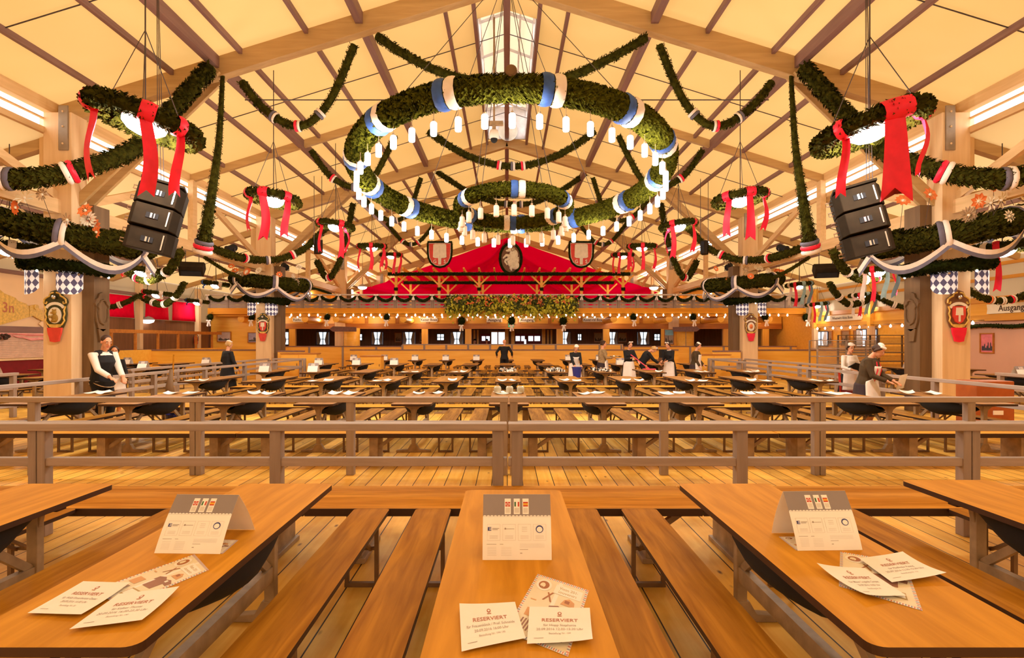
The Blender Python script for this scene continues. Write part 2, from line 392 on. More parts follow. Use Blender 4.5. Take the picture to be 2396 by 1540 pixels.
# columns: two boarded posts standing side by side
for i, y in enumerate(FR):
    for s in (-1, 1):
        mb = MB(); mb.span((s*10.88, y-.45, 0), (s*10.22, y+.05, 7.1)); mb.span((s*11.25, y-.12, 5.6), (s*10.95, y+.2, 7.1))
        mb.slot(1).span((s*10.22, y-.12, 0), (s*9.93, y+.42, 5.0))
        mb.slot(2).span((s*10.5, y-.49, 6.2), (s*10.28, y-.45, 7.25))
        for z in (6.35, 6.75, 7.1): mb.slot(0).ball((s*10.39, y-.5, z), .025, 8, 5)
        c = struct(mb.build('column', [M['col'], M['cold'], mat('steel_plate', (.30, .23, .16), .5, .3)], bevel=.012))
# ================================================================ TABLES, BENCHES, RAILINGS
TL, TW, TZ = 2.05, .61, .78
def rounded(w, l, r=.05, n=5):
    pts = []
    for cx, cy, a0 in ((w/2-r, l/2-r, 0), (-w/2+r, l/2-r, 90), (-w/2+r, -l/2+r, 180), (w/2-r, -l/2+r, 270)):
        for k in range(n+1):
            a = R(a0+90*k/n); pts.append((cx+r*math.cos(a), cy+r*math.sin(a)))
    return pts
def board(name, w, l, t, ztop, mats, parent, r=.05, x=0., y=0., bev=.005):
    pts = rounded(w, l, r); n = len(pts); mb = MB()
    mb.add([(x+a, y+b, ztop) for a, b in pts], [tuple(range(n))])
    mb.slot(1).add([(x+a, y+b, ztop) for a, b in pts]+[(x+a, y+b, ztop-t) for a, b in pts], [(i, n+i, n+(i+1) % n, (i+1) % n) for i in range(n)]+[tuple(range(2*n-1, n-1, -1))])
    return mb.build(name, mats, parent, recalc=False)
def make_table(sling=True, top='table', L=TL, detail=True):
    t = thing('beer_table', 'x', 'table')
    board('tabletop', TW, L, .032, TZ, [M[top], M['edge']], t)
    for y in (-L*.3, 0, L*.3): mb = MB(); mb.box((0, y, TZ-.045), (TW*.86, .07, .026)); mb.build('batten', M['edge'], t)
    for y in (-L*.36, L*.36):
        mb = MB(); mb.box((0, y, .40), (.066, .06, .70)); mb.prism([(-.27, 0), (.27, 0), (.27, .035), (.09, .05), (.045, .13), (-.045, .13), (-.09, .05), (-.27, .035)], (0, y-.035, 0), X3, Z3, (0, .07, 0))
        mb.prism([(-.20, .745), (-.20, .725), (-.10, .70), (-.05, .655), (-.035, .58), (.035, .58), (.05, .655), (.10, .70), (.20, .725), (.20, .745)], (0, y-.02, 0), X3, Z3, (0, .04, 0))
        mb.build('leg', M['leg'], t, bevel=.006 if detail else 0)
    mb = MB(); mb.bar((0, -L*.36, .30), (0, L*.36, .30), .05, .09); mb.bar((0, -L*.34, .33), (0, -L*.1, .72), .03, .05); mb.bar((0, L*.34, .33), (0, L*.1, .72), .03, .05)
    mb.build('stretcher', M['leg'], t)
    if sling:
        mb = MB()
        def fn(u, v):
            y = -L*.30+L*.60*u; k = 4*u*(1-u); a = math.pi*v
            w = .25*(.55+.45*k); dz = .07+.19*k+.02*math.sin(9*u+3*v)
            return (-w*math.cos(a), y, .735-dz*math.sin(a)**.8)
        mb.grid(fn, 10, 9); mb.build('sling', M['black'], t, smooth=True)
    return t
def make_bench(L=2.2, top='bench'):
    b = thing('beer_bench', 'x', 'bench')
    board('seat', .27, L, .028, .46, [M[top], M['edge']], b, .03)
    for y, s in ((-L*.36, 1), (L*.36, -1)):
        mb = MB()
        for x in (-.105, .105): mb.box((x, y, .222), (.028, .028, .42)); mb.bar((x*.6, y+.0, .26), (x*.6, y+s*.24, .425), .02, .02)
        mb.box((0, y, .015), (.24, .035, .03)); mb.box((0, y, .27), (.2, .02, .02)); mb.box((0, y, .43), (.22, .05, .02))
        mb.build('leg_frame', M['steel'], b)
    return b
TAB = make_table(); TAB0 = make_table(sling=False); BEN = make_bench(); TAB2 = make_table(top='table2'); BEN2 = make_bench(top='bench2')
_used = set()
def put(proto, x, y, lab, grp, rz=0., z=0.):
    if proto.name not in _used:
        _used.add(proto.name); proto.location = (x, y, z); proto.rotation_euler = (0, 0, rz); proto['label'] = lab
        if grp: proto['group'] = grp
        return proto
    return dup(proto, (x, y, z), rz, lab, grp)
ORD = ['', 'first', 'second', 'third', 'fourth', 'fifth', 'sixth', 'seventh']
# the camera's own box: five tables running away from the lens
near = [(-2.95, 2.82, 'beer table cut by the left edge, nearest to the camera'), (-1.475, 2.82, 'brown beer table left of centre with standing menu and reservation sheets'),
        (.04, 2.66, 'brown beer table straight ahead of the camera with standing menu'), (1.46, 2.82, 'brown beer table right of centre with standing menu and curled sheets'),
        (3.03, 2.92, 'beer table cut by the right edge, nearest to the camera')]
for i, (x, y, lab) in enumerate(near): put(TAB if i != 2 else TAB0, x, y, lab, 'beer tables in the front box')
nb = [(-3.42, 'left of the table at the left edge'), (-2.47, 'second from the left frame edge'), (-1.99, 'hugging the left side of the left-of-centre table'), (-1.03, 'right of the left-of-centre table, worn dark'),
      (-.56, 'left of the central table'), (.55, 'right of the central table, stained'), (1.005, 'left of the right-of-centre table, scuffed seat'), (1.98, 'right of the right-of-centre table'), (2.52, 'left of the table at the right edge'), (3.5, 'right of the table at the right edge')]
for x, w in nb: put(BEN, x, 3.25, 'narrow brown bench in the front box, '+w, 'benches in the front box')
def cross_bench(x0, x1, y0, y1, lab, grp, blocks):
    b = thing('cross_bench', lab, 'bench', ((x0+x1)/2, (y0+y1)/2, 0), 0, grp)
    hw = (x1-x0)/2; dp = y1-y0
    mb = MB(); mb.span((-hw, -dp/2, .425), (hw, dp/2, .46)); mb.build('seat', [M['cross']], b, bevel=.004)
    mb = MB(); mb.span((-hw, -dp/2-.004, .40), (hw, -dp/2+.03, .458)); mb.build('front_lath', M['edge'], b)
    for x in blocks:
        mb = MB(); mb.span((x-.06, -dp/2+.10, 0), (x+.06, dp/2-.06, .42)); mb.span((x-.09, -dp/2+.08, 0), (x+.09, dp/2-.04, .04)); mb.bar((x, -dp/2+.2, .2), (x+.3, -dp/2+.2, .41), .05, .05)
        mb.build('leg', M['leg'], b, bevel=.005)
    return b
for x0, x1, w in ((-5.2, -1.56, 'left part'), (-1.55, 1.5, 'middle part behind the central table'), (1.51, 5.2, 'right part')):
    cross_bench(x0, x1, 4.36, 5.04, 'wide brown cross bench along the near railing, '+w, 'cross benches of the front box', [-(x1-x0)/2+.35, (x1-x0)/2-.35])
def railing(name_lab, p0, p1, posts, h=1.01, cap=.16, low=.70, grp='grey wooden railings', double=(), extra=None):
    p0 = Vector(p0); p1 = Vector(p1); L = (p1-p0).length; ang = math.atan2(p1.y-p0.y, p1.x-p0.x)
    r = thing('railing', name_lab, 'railing', p0, ang, grp)
    mb = MB(); mb.span((0, -cap/2, h-.065), (L, cap/2, h)); mb.build('top_rail', M['rail'], r, bevel=.008)
    mb = MB(); mb.span((0, -.035, low-.075), (L, .035, low)); mb.build('lower_rail', M['rail'], r, bevel=.006)
    for k, u in enumerate(posts):
        mb = MB()
        if k in double: mb.span((u-.075, -.05, 0), (u-.004, .05, h-.065)); mb.span((u+.004, -.05, 0), (u+.075, .05, h-.065))
        else: mb.span((u-.05, -.05, 0), (u+.05, .05, h-.065))
        mb.build('post', M['railz'], r, bevel=.006)
    return r
railing('grey railing behind the cross bench, left half, nearest the camera', (-6.5, 5.1, 0), (0, 5.1, 0), (.3, 2.32, 4.44, 6.42), double=(1,))
railing('grey railing behind the cross bench, right half, nearest the camera', (.012, 5.1, 0), (6.5, 5.1, 0), (.08, 2.08, 4.12, 6.2), double=(2,))
railing('grey railing across the near gangway, left half, second from the camera', (-7.9, 7.4, 0), (.02, 7.4, 0), (.2, 1.75, 3.87, 5.87, 7.86), cap=.13, double=(2,))
railing('grey railing across the near gangway, right half, second from the camera', (.03, 7.4, 0), (7.9, 7.4, 0), (.06, 2.01, 4.02, 5.98, 7.75), cap=.13, double=(2,))
for s, sd in ((-1, 'left'), (1, 'right')):
    railing('long grey railing beside the %s end of the hall table rows' % sd, (s*8.3, 8.9, 0), (s*8.15, 22.6, 0), (.1, 2.1, 4.4, 6.6, 8.9, 11.2, 13.6), cap=.11)
    railing('long grey railing in line with the %s hall columns' % sd, (s*11.0, 9.0, 0), (s*10.0, 12.6, 0) if False else (s*11.2, 13.0, 0), (.1, 2.0, 3.9), cap=.11)
    railing('grey railing between the two %s hall columns' % sd, (s*9.7, 14.6, 0), (s*9.65, 23.0, 0), (.1, 2.1, 4.2, 6.3, 8.5), cap=.11)
    railing('short grey railing by the service gap on the %s' % sd, (s*8.2, 23.2, 0), (s*9.55, 23.2, 0), (.05, 1.3), cap=.10)
# hall: five rows of eleven tables
ROWS = [8.6, 13.25, 17.0, 22.0, 27.1]
rown = ['front hall row', 'second hall row', 'third hall row', 'fourth hall row', 'back hall row']
PITCH = 1.485
def colname(i): return 'central column' if i == 0 else '%s column %s of centre' % (ORD[abs(i)], 'left' if i < 0 else 'right')
HT = {}
for r, y in enumerate(ROWS):
    for i in range(-5, 6):
        x = .03+i*PITCH; yc = y+TL/2
        HT[r, i] = (x, y, yc)
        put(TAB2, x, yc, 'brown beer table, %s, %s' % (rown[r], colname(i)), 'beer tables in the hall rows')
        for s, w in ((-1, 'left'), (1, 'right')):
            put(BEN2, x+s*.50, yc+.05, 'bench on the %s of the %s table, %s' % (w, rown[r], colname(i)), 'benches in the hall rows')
for r, (ya, yb) in enumerate(((7.85, 8.35), (10.95, 11.45), (15.6, 16.2), (19.4, 19.9), (24.4, 24.9))):
    for k, (x0, x1) in enumerate(((-7.0 if r == 1 else -7.6, -3.75), (-3.73, 0.0), (.02, 3.75), (3.77, 6.3 if r == 1 else 7.6))):
        cross_bench(x0, x1, ya, yb, 'brown cross bench %s, %s quarter' % (['in front of the front hall row', 'behind the front hall row', 'behind the second hall row', 'behind the third hall row', 'behind the fourth hall row'][r], ['far left', 'middle left', 'middle right', 'far right'][k]), 'cross benches in the hall', [-(x1-x0)/2+.35, 0, (x1-x0)/2-.35])
# aisle tables outside the railings
AR = [10.4, 14.4, 18.6, 22.6]
AT = {}
for s, sd in ((-1, 'left'), (1, 'right')):
    for r, y in enumerate(AR):
        if s > 0 and r == 3: continue
        for c, x in enumerate((12.2, 13.8, 15.4) if r else (12.2, 13.8)):
            AT[s, r, c] = (s*x, y)
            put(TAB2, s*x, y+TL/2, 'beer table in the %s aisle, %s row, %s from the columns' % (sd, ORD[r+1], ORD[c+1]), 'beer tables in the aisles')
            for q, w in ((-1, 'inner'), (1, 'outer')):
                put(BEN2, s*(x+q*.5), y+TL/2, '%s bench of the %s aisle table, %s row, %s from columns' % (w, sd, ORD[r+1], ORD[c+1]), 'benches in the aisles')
# ================================================================ WALLS, GALLERY AND BACK OF THE HALL
def ordw(n):
    a = ['', 'first', 'second', 'third', 'fourth', 'fifth', 'sixth', 'seventh', 'eighth', 'ninth', 'tenth', 'eleventh', 'twelfth', 'thirteenth', 'fourteenth', 'fifteenth', 'sixteenth', 'seventeenth', 'eighteenth', 'nineteenth']
    t = ['', '', 'twenty', 'thirty', 'forty', 'fifty', 'sixty']
    if n < 20: return a[n]
    return {20: 'twentieth', 30: 'thirtieth', 40: 'fortieth'}.get(n) or t[n//10]+'-'+a[n % 10]
# ---- fir boughs: a core tube bristling with needles
def fir(mb, pts, r, dens=260, seed=1, closed=False, ln=None, core=True):
    rnd = random.Random(seed); pts = [Vector(p) for p in pts]; k = len(pts)
    rs = r if isinstance(r, (list, tuple)) else [r]*k
    if core: mb.tube(pts, [q*.78 for q in rs], 7, closed)
    segs = [(i, (i+1) % k) for i in range(k if closed else k-1)]
    vs = []; fs = []
    for i, j in segs:
        a, b = pts[i], pts[j]; t = b-a; l = t.length
        if l < 1e-6: continue
        t = t/l; u = Vector((0, 0, 1)) if abs(t.z) < .9 else Vector((1, 0, 0)); u = (u-t*u.dot(t)).normalized(); w = t.cross(u)
        rr = (rs[i]+rs[j])/2
        n = max(2, int(dens*l*rr/.1))
        for q in range(n):
            f = rnd.random(); an = rnd.random()*6.2832; d = u*math.cos(an)+w*math.sin(an); e = u*-math.sin(an)+w*math.cos(an)
            rad = rs[i]*(1-f)+rs[j]*f; p = a+t*(l*f)+d*rad*.68
            L = (ln or rad*.62)*(.6+.8*rnd.random()); sgn = 1 if rnd.random() < .7 else -1
            tip = p+d*L*.62+t*(sgn*L*.6)+e*(L*(rnd.random()-.5)*.6)
            wd = L*.26; o = len(vs); m = (p+tip)*.5+d*L*.08
            vs += [p-e*wd*.35, p+e*wd*.35, m+e*wd, tip, m-e*wd]; fs.append((o, o+1, o+2, o+3, o+4))
    mb.add(vs, fs)
def curve3(pts, n=24):
    pts = [Vector(p) for p in pts]; out = []; k = len(pts)
    per = max(2, n//(k-1))
    for i in range(k-1):
        p0 = pts[max(i-1, 0)]; p1 = pts[i]; p2 = pts[i+1]; p3 = pts[min(i+2, k-1)]
        for j in range(per):
            t = j/per; t2 = t*t; t3 = t2*t
            out.append(.5*((2*p1)+(p2-p0)*t+(2*p0-5*p1+4*p2-p3)*t2+(3*p1-p0-3*p2+p3)*t3))
    out.append(pts[-1]); return out
def band(parent, pts, f, r, m, w=.10, name='ribbon_band'):
    """a strip of cloth wrapped round a bough at fraction f of its length"""
    k = len(pts); i = min(k-2, max(0, int(f*(k-1)))); t = (pts[i+1]-pts[i]).normalized(); c = pts[i]
    mb = MB(); mb.tube([c-t*w/2, c-t*w*.2, c+t*w*.2, c+t*w/2], [r*1.06, r*1.13, r*1.13, r*1.05], 10, caps=False)
    return mb.build(name, m, parent, smooth=True)

# ---- left side wall
mb = MB(); x = -AX
mb.span((x-.1, Y0, 0), (x, 22.6, 4.16)); mb.slot(1).span((x-.1, 22.6, 0), (x, 48, 2.76)); mb.slot(2).span((x-.1, Y0, 4.16), (x-.02, 48, 4.74)); mb.slot(2).span((x-.1, 22.6, 2.76), (x-.02, 48, 4.16))
struct(mb.build('wall_left', [M['peach'], M['brown'], M['pale']]))
mb = MB(); mb.span((x, Y0, 2.02), (x+.08, 22.6, 2.24)); mb.span((x, Y0, 4.08), (x+.1, 22.6, 4.22)); mb.span((x, 22.6, 3.84), (x+.1, 33, 3.98))
mb.span((x, 22.5, 0), (x+.12, 22.75, 4.2))
struct(mb.build('trim_left', M['beamd']))
for y, w in ((26.85, 'nearer'), (31.95, 'farther')):
    mb = MB(); mb.span((x+.02, y-.12, 0), (x+.26, y+.12, 4.6)); struct(mb.build('column_left', M['col']))
for k, (a, b) in enumerate(((24.1, 26.5), (27.3, 29.2), (29.5, 31.7))):
    mb = MB(); mb.grid(lambda u, v: (x+.14+.03*math.sin(u*9+v*2), a+(b-a)*u, 2.78+1.0*v), 24, 4)
    o = mb.build('red_banner', M['redb'], smooth=True, recalc=False); s = o.modifiers.new('t', 'SOLIDIFY'); s.thickness = .01
    tag(o, 'red cloth panel high on the left wall, %s from the camera' % ['nearest', 'middle one', 'farthest'][k], 'banner', 'red wall panels')
# raised box with its rail in front of the brown wall
t = thing('box_parapet', 'raised wooden box with brown hand rail under the red wall panels', 'parapet', (x+1.4, 23, 0))
mb = MB(); mb.span((-.05, 0, 0), (.05, 9, 1.32)); mb.build('panel', M['pine'], t)
mb = MB(); mb.span((-.06, 0, 2.05), (.06, 9, 2.2)); mb.build('hand_rail', M['pined'], t)
for q in (.1, 1.6, 3.2, 4.8, 6.4, 8.0): mb = MB(); mb.span((-.04, q, 1.32), (.04, q+.1, 2.05)); mb.build('post', M['pined'], t)
# counter under the sign
t = thing('serving_hatch', 'closed pale roller shutter over a dark red counter on the left wall', 'counter', (x, 12, 0))
mb = MB()
for k in range(14): mb.span((.04, 0, 1.12+k*.064), (.10, 10.0, 1.12+k*.064+.060))
mb.build('shutter', mat('shutter_pink', (.66, .44, .33), .6), t); mb = MB(); mb.span((.02, 0, 0), (.5, 10.0, 1.05)); mb.build('counter_front', M['dkred'], t); mb = MB(); mb.span((.0, 0, 1.05), (.56, 10.05, 1.11)); mb.build('counter_top', M['col'], t)
t = thing('draped_valance', 'pink draped cloth valance with dried flowers above the shutter', 'drape', (x+.06, 14, 2.0))
for k in range(4):
    mb = MB(); y0 = k*2.0
    mb.grid(lambda u, v: (.06+.05*math.sin(v*9), y0+2.0*u, -(.10+.16*math.sin(math.pi*u))*v-.02*math.sin(u*20)*v), 16, 6); mb.build('swag', M['pinkc'], t, smooth=True, recalc=False)
mb = MB(); rnd = random.Random(3)
for k in range(14): mb.ball((.12+rnd.random()*.08, 5.4+rnd.random()*.35, -.06-rnd.random()*.14), .055, 6, 4)
mb.build('dried_flowers', M['hairb'], t)
# gold scroll sign
t = thing('scroll_sign', 'golden scroll board with red lettering on the left wall, cut by the frame', 'sign', (x+.02, 20.6, 2.95))
mb = MB(); O = Vector((.02, 0, 0)); U = Vector((0, 1, 0))
mb.prism([(-2.2, .75), (-1.2, .62), (-.9, .42), (-.45, .30), (-.35, .2), (.0, .12), (.12, .0), (.12, -.35), (-.2, -.45), (-.6, -.55), (-1.2, -.72), (-2.2, -.72)], O, U, Z3, (.06, 0, 0)); mb.build('board', M['gold'], t)
for pl, nm in (([(.16, .05), (.35, .1), (.5, .0), (.78, -.1), (.9, -.02), (1.1, -.06), (1.3, .0), (1.2, -.35), (1.0, -.28), (.8, -.5), (.55, -.42), (.3, -.3), (.14, -.36)], 'ribbon_tail'),):
    mb = MB(); mb.prism(pl, O+Vector((.01, 0, 0)), U, Z3, (.05, 0, 0)); mb.lathe([(.10, 0), (.10, .06)], O+Vector((.03, .42, .02)), 14, Matrix.Rotation(R(90), 3, 'Y')); mb.lathe([(.10, 0), (.10, .06)], O+Vector((.03, .98, -.06)), 14, Matrix.Rotation(R(90), 3, 'Y')); mb.build(nm, M['gold'], t)
mb = MB(); text(mb, '3n', .5, O+Vector((.062, -.75, -.08)), U, Z3, .004, .01); mb.build('lettering', M['ink'], t)
t = tag(MB().prism([(0, 0), (.2, .15), (1.0, .15), (1.0, -.15), (.2, -.15)], (x+.02, 21.2, 2.36), Y3, Z3, (.04, 0, 0)).build('arrow_sign', M['peach']), 'small pale arrow board pointing left beside the near left column', 'sign')
# ---- right side wall
x = AX
M['pinkwall'] = mat('pink_wall', (.70, .40, .28), .6, var=.15, scale=.35)
mb = MB(); mb.span((x, Y0, 0), (x+.1, 22.0, 2.5)); mb.slot(1).span((x, 22, 0), (x+.1, 48, 3.29)); mb.slot(2).span((x+.02, Y0, 3.28), (x+.1, 48, 4.74))
struct(mb.build('wall_right', [M['pinkwall'], M['pine'], M['pale']]))
M['piney'] = wood('pine_fascia', (.86, .42, .045), (.95, .52, .08), .42, 'Y', 1.2, bump=.02)
M['pineyd'] = wood('pine_fascia_dark', (.62, .27, .03), (.74, .34, .045), .42, 'Y', 1.2, bump=.02)
mb = MB(); mb.span((x-.10, Y0, 2.62), (x, 32.4, 3.16)); mb.slot(1).span((x-.2, Y0, 3.10), (x+.02, 32.4, 3.30)); mb.span((x-.2, Y0, 2.44), (x, 32.4, 2.66)); mb.span((x-.06, Y0, 3.9), (x+.03, 32.4, 4.02)); mb.span((x-.06, Y0, 4.40), (x+.03, 32.4, 4.52))
struct(mb.build('trim_right', [M['piney'], M['pineyd']]))
for y in (27.0, 31.9):
    mb = MB(); mb.span((x-.34, y-.12, 2.4), (x-.1, y+.12, 4.6)); mb.slot(1).span((x-.34, y-.12, 0), (x-.1, y+.12, 2.4)); struct(mb.build('column_right', [M['piney'], M['col']]))
mb = MB(); fir(mb, [(x-.14, 8+k*.5, 2.25+.03*math.sin(k*1.3)) for k in range(29)], .085, 90, 5); tag(mb.build('fir_garland', M['needled']), 'straight dark fir garland along the right wall under the fascia', 'garland')
def sign(cx, cy, cz, w, h, s, lab, u=X3, size=None, m='bone', shape='round'):
    n = u.cross(Z3)
    t = thing('wall_sign', lab, 'sign', (cx, cy, cz), 0, 'wooden name boards')
    k = h*.5
    pl = [(-w/2+k*.4, -h/2), (w/2-k*.4, -h/2), (w/2, -h/5), (w/2, h/5), (w/2-k*.4, h/2), (-w/2+k*.4, h/2), (-w/2, h/5), (-w/2, -h/5)] if shape == 'round' else [(-w/2, -h/2), (w/2, -h/2), (w/2*.97, 0), (w/2, h/2), (-w/2, h/2), (-w/2*.97, 0)]
    mb = MB(); mb.prism(pl, (0, 0, 0), u, Z3, n*.05); mb.build('board', MATS['paper_cream'] if m == 'bone' else M[m], t)
    mb = MB(); text(mb, s, size or h*.7, n*.052, u, Z3, .006, .012); mb.build('lettering', M['edge'], t)
    return t
mY = Vector((0, -1, 0))
sign(x-.12, 29.4, 2.90, 3.2, .30, 'Wiesnwirt Alois Boxe', 'long pale name board on the right wall fascia', mY, .20)
sign(x-.12, 19.55, 2.86, 2.0, .34, 'Ausgang', 'pale Ausgang board on the right wall, cut by the frame', mY, .3, shape='b')
def picture(cx, cy, cz, w, h, lab, u=X3, c1=(.55, .45, .35), c2=(.08, .07, .06), kind='picture', sky=None):
    n = u.cross(Z3); t = thing('framed_picture', lab, kind, (cx, cy, cz))
    mb = MB()
    for a, b in ((-w/2, -w/2+.04), (w/2-.04, w/2)): mb.prism([(a, -h/2), (b, -h/2), (b, h/2), (a, h/2)], (0, 0, 0), u, Z3, n*.05)
    for a, b in ((-h/2, -h/2+.04), (h/2-.04, h/2)): mb.prism([(-w/2+.04, a), (w/2-.04, a), (w/2-.04, b), (-w/2+.04, b)], (0, 0, 0), u, Z3, n*.05)
    mb.build('frame', M['pined'], t)
    mb = MB(); w -= .06; h -= .06; rnd = random.Random(int(abs(cx*71+cy*13)))
    mb.prism([(-w/2, -h/2), (w/2, -h/2), (w/2, h/2), (-w/2, h/2)], n*.005, u, Z3, n*.01); mb.slot(1)
    for k in range(9):
        a = -w*.42+w*.84*k/9; hh = h*(.12+.38*rnd.random()); mb.prism([(a, -h*.4), (a+w*.085, -h*.4), (a+w*.085, -h*.4+hh*.8), (a+w*.042, -h*.4+hh), (a, -h*.4+hh*.8)], n*.016, u, Z3, n*.003)
    ms = [mat('pic_a_%d%d' % (int(c1[0]*99), int(c1[2]*99)), c1, .6), mat('pic_b_%d' % int(c2[0]*99), c2, .6)]
    if sky: mb.slot(2).prism([(-w/2, h*.12), (w/2, h*.12), (w/2, h/2), (-w/2, h/2)], n*.016, u, Z3, n*.002); ms.append(mat('pic_sky', sky, .6))
    mb.build('print', ms, t); return t
picture(x-.01, 20.7, 1.64, .60, .74, 'pink poster with a dark figure on the right wall', mY, (.80, .22, .26), (.06, .05, .07), 'poster')
for y, w in ((30.9, 'left of the two windows'), (29.35, 'just right of the first window, small'), (28.3, 'beside the wide curtained window')): picture(x-.01, y, 1.85, .75, .8, 'framed dark picture on the right wall, '+w, mY, (.40, .25, .14))
NW = [0]
def window(cx, cy, z0, z1, w, u=X3, bars=True, curt=True):
    NW[0] += 1; n = u.cross(Z3); t = bpy.data.objects.new('window_%d' % NW[0], None); COL.objects.link(t); t.location = (cx, cy, z0); struct(t); h = z1-z0
    mb = MB(); mb.prism([(-w/2, 0), (w/2, 0), (w/2, h), (-w/2, h)], n*.005, u, Z3, n*.01); mb.build('window_pane', M['glass'], t)
    mb = MB()
    for a, b, c, d in ((-w/2-.05, -w/2, -.05, h+.05), (w/2, w/2+.05, -.05, h+.05), (-w/2, w/2, -.05, 0), (-w/2, w/2, h, h+.05))+(((-.025, .025, 0, h), (-w/2, w/2, h*.42, h*.42+.045)) if bars else ()): mb.prism([(a, c), (b, c), (b, d), (a, d)], n*.0, u, Z3, n*.05)
    mb.build('window_frame', mat('window_dark', (.05, .05, .09), .5), t)
    if curt:
        for s in (-1, 1):
            mb = MB()
            def fn(p, q):
                e = w*(.46-.30*(q**.6)*p); xx = w/2-(w/2-e*1.0+.0)*0-(p*w*(.12+.22*(1-abs(q-.35)))); return Vector(u)*(s*xx)+n*(.06+.012*math.sin(p*14))+Z3*(h*q)
            mb.grid(fn, 10, 6); mb.build('curtain', mat('curtain_voile', (.75, .78, .86), .8), t, smooth=True, recalc=False)
    return t
window(x-.02, 31.6, 1.45, 2.2, 1.3, mY); window(x-.02, 27.6, 1.45, 2.25, 1.5, mY)

# ---- back of the hall under the gallery
BW = 44.0
mb = MB(); mb.span((-17.5, BW, 0), (17.5, BW+.1, 3.24)); struct(mb.build('wall_back_panelled', M['brown']))
for px, w in ((676, 1.0), (756, .95), (883, .85), (957, .95), (1069, .95), (1320, .95), (1432, .8), (1505, .9), (1703, .9)):
    window((px-CX)*BW/F, BW-.02, 1.42, 2.36, w)
for px, w in ((842, .35), (1031, .5), (1356, .25), (1537, .4)): window((px-CX)*BW/F, BW-.02, 1.75, 2.2, w, curt=False)
for px, w, l in ((932, .55, 'left of the exit'), (991, .6, 'between two windows left of the exit'), (1400, .7, 'right of the exit'), (1456, .7, 'right of the curtained windows')): picture((px-CX)*BW/F, BW-.02, 1.95, w, .75, 'framed picture on the brown back wall, '+l)
def pxd(px, d): return (px-CX)*d/F
# exit lobby and doors
ND = [0]
def door(x0, x1, z1, m, panes, y=BW-.04):
    ND[0] += 1; t = bpy.data.objects.new('door_%d' % ND[0], None); COL.objects.link(t); t.location = (x0, y, 0); struct(t); w = x1-x0
    mb = MB(); mb.span((0, 0, 0), (w, .05, z1)); mb.build('door_leaf', m, t)
    mb = MB()
    for a, b, c, d in panes: mb.span((w*a, -.012, c), (w*b, 0, d))
    if panes: mb.build('door_pane', M['glass'], t)
    mb = MB(); mb.span((w*.9, -.05, 1.0), (w*.95, 0, 1.14)); mb.build('door_handle', M['chrome'], t)
    return t
door(pxd(1124, BW), pxd(1147, BW), 2.25, M['dkred'], ((.15, .5, 1.7, 2.05), (.6, .95, 1.7, 2.05)))
door(pxd(1148, BW), pxd(1182, BW), 2.45, M['pined'], ((.06, .46, .2, 2.36), (.54, .97, .2, 2.36)))
door(pxd(1205, BW), pxd(1234, BW), 2.25, M['dkred'], ((.05, .4, 1.68, 2.06), (.5, .78, 1.68, 2.06), (.74, .9, 1.3, 1.8)))
door(pxd(1235, BW), pxd(1266, BW), 2.25, M['dkred'], ((.04, .4, 1.68, 2.06), (.5, .92, 1.68, 2.06)))
mb = MB()
for px in (1098, 1186, 1200, 1272, 1310): mb.span((pxd(px, 41)-.12, 40.9, 0), (pxd(px, 41)+.12, 41.1, 2.55))
for px in (1110, 1118, 1346-64, 1290):
    mb.span((pxd(px, 42)-.06, 41.9, 0), (pxd(px, 42)+.06, 42.0, 2.5))
struct(mb.build('trim_lobby_posts', M['pine']))
# beam, panels and pillars at the inner line of the gallery
YI = 36.0
mb = MB(); mb.span((-17.4, YI, 2.46), (17.4, YI+.25, 2.80)); struct(mb.build('trim_gallery_beam', M['pined']))
mb = MB(); mb.span((-17.4, YI+.05, 2.80), (17.4, YI+.15, 3.24)); mb.slot(1)
for k in range(18): xx = -16.6+k*1.93; mb.span((xx-.1, YI-.02, 2.78), (xx+.1, YI+.1, 3.24))
struct(mb.build('trim_gallery_panels', [M['pine'], M['pined']]))
for xx in (-16.2, -13.6, -9.9, -5.2, -2.45, 3.35, 6.3, 10.9, 13.9, 16.4):
    mb = MB(); mb.span((xx-.2, YI+.02, 0), (xx+.2, YI+.24, 2.46)); struct(mb.build('pillar', wood('pine_post', (.80, .38, .04), (.92, .48, .07), .42, 'Z', 1.2) if 'pine_post' not in MATS else MATS['pine_post']))
for xx, lab in ((-9.75, 'left'), (11.2, 'right')):
    mb = MB(); mb.lathe([(.52, 0), (.52, 2.5)], (xx, YI-.3, 0), 24); struct(mb.build('round_pillar', M['pine'], smooth=True))
    t = thing('direction_board', 'dark arrow board on a thin pole before the %s round pillar' % lab, 'sign', (xx-.25, YI-1.2, 0))
    mb = MB(); mb.tube([(0, 0, 0), (0, 0, 2.3)], .025, 8); mb.build('pole', M['leg'], t)
    mb = MB(); s = 1 if lab == 'right' else -1; mb.prism([(-.8*s, -.15), (.65*s, -.15), (.85*s, 0), (.65*s, .17), (-.8*s, .13)], (0, -.03, 2.42), X3, Z3, (0, .05, 0)); mb.build('board', M['beamd'], t)
mb = MB(); mb.span((9.75, 35.94, 0), (10.72, 36.02, 2.46)); struct(mb.build('trim_pillar_panel', M['pine']))
picture(10.24, 35.93, 1.95, .62, .98, 'tall town poster with blue sky on the right pillar', X3, (.36, .30, .24), (.07, .06, .06), 'poster', (.25, .55, .72))
for px, w, s, l in ((705, 1.05, 'Fuchs Boxe', 'first oval name board from the left under the gallery'), (1004, 1.1, 'Kaiser Boxe', 'oval name board left of the two Ausgang boards'), (1388, 1.35, 'Xaver-rzl Boxe', 'oval name board right of the two Ausgang boards')):
    sign(pxd(px, YI), YI-.02, 3.03, w, .27, s, l, X3, .21)
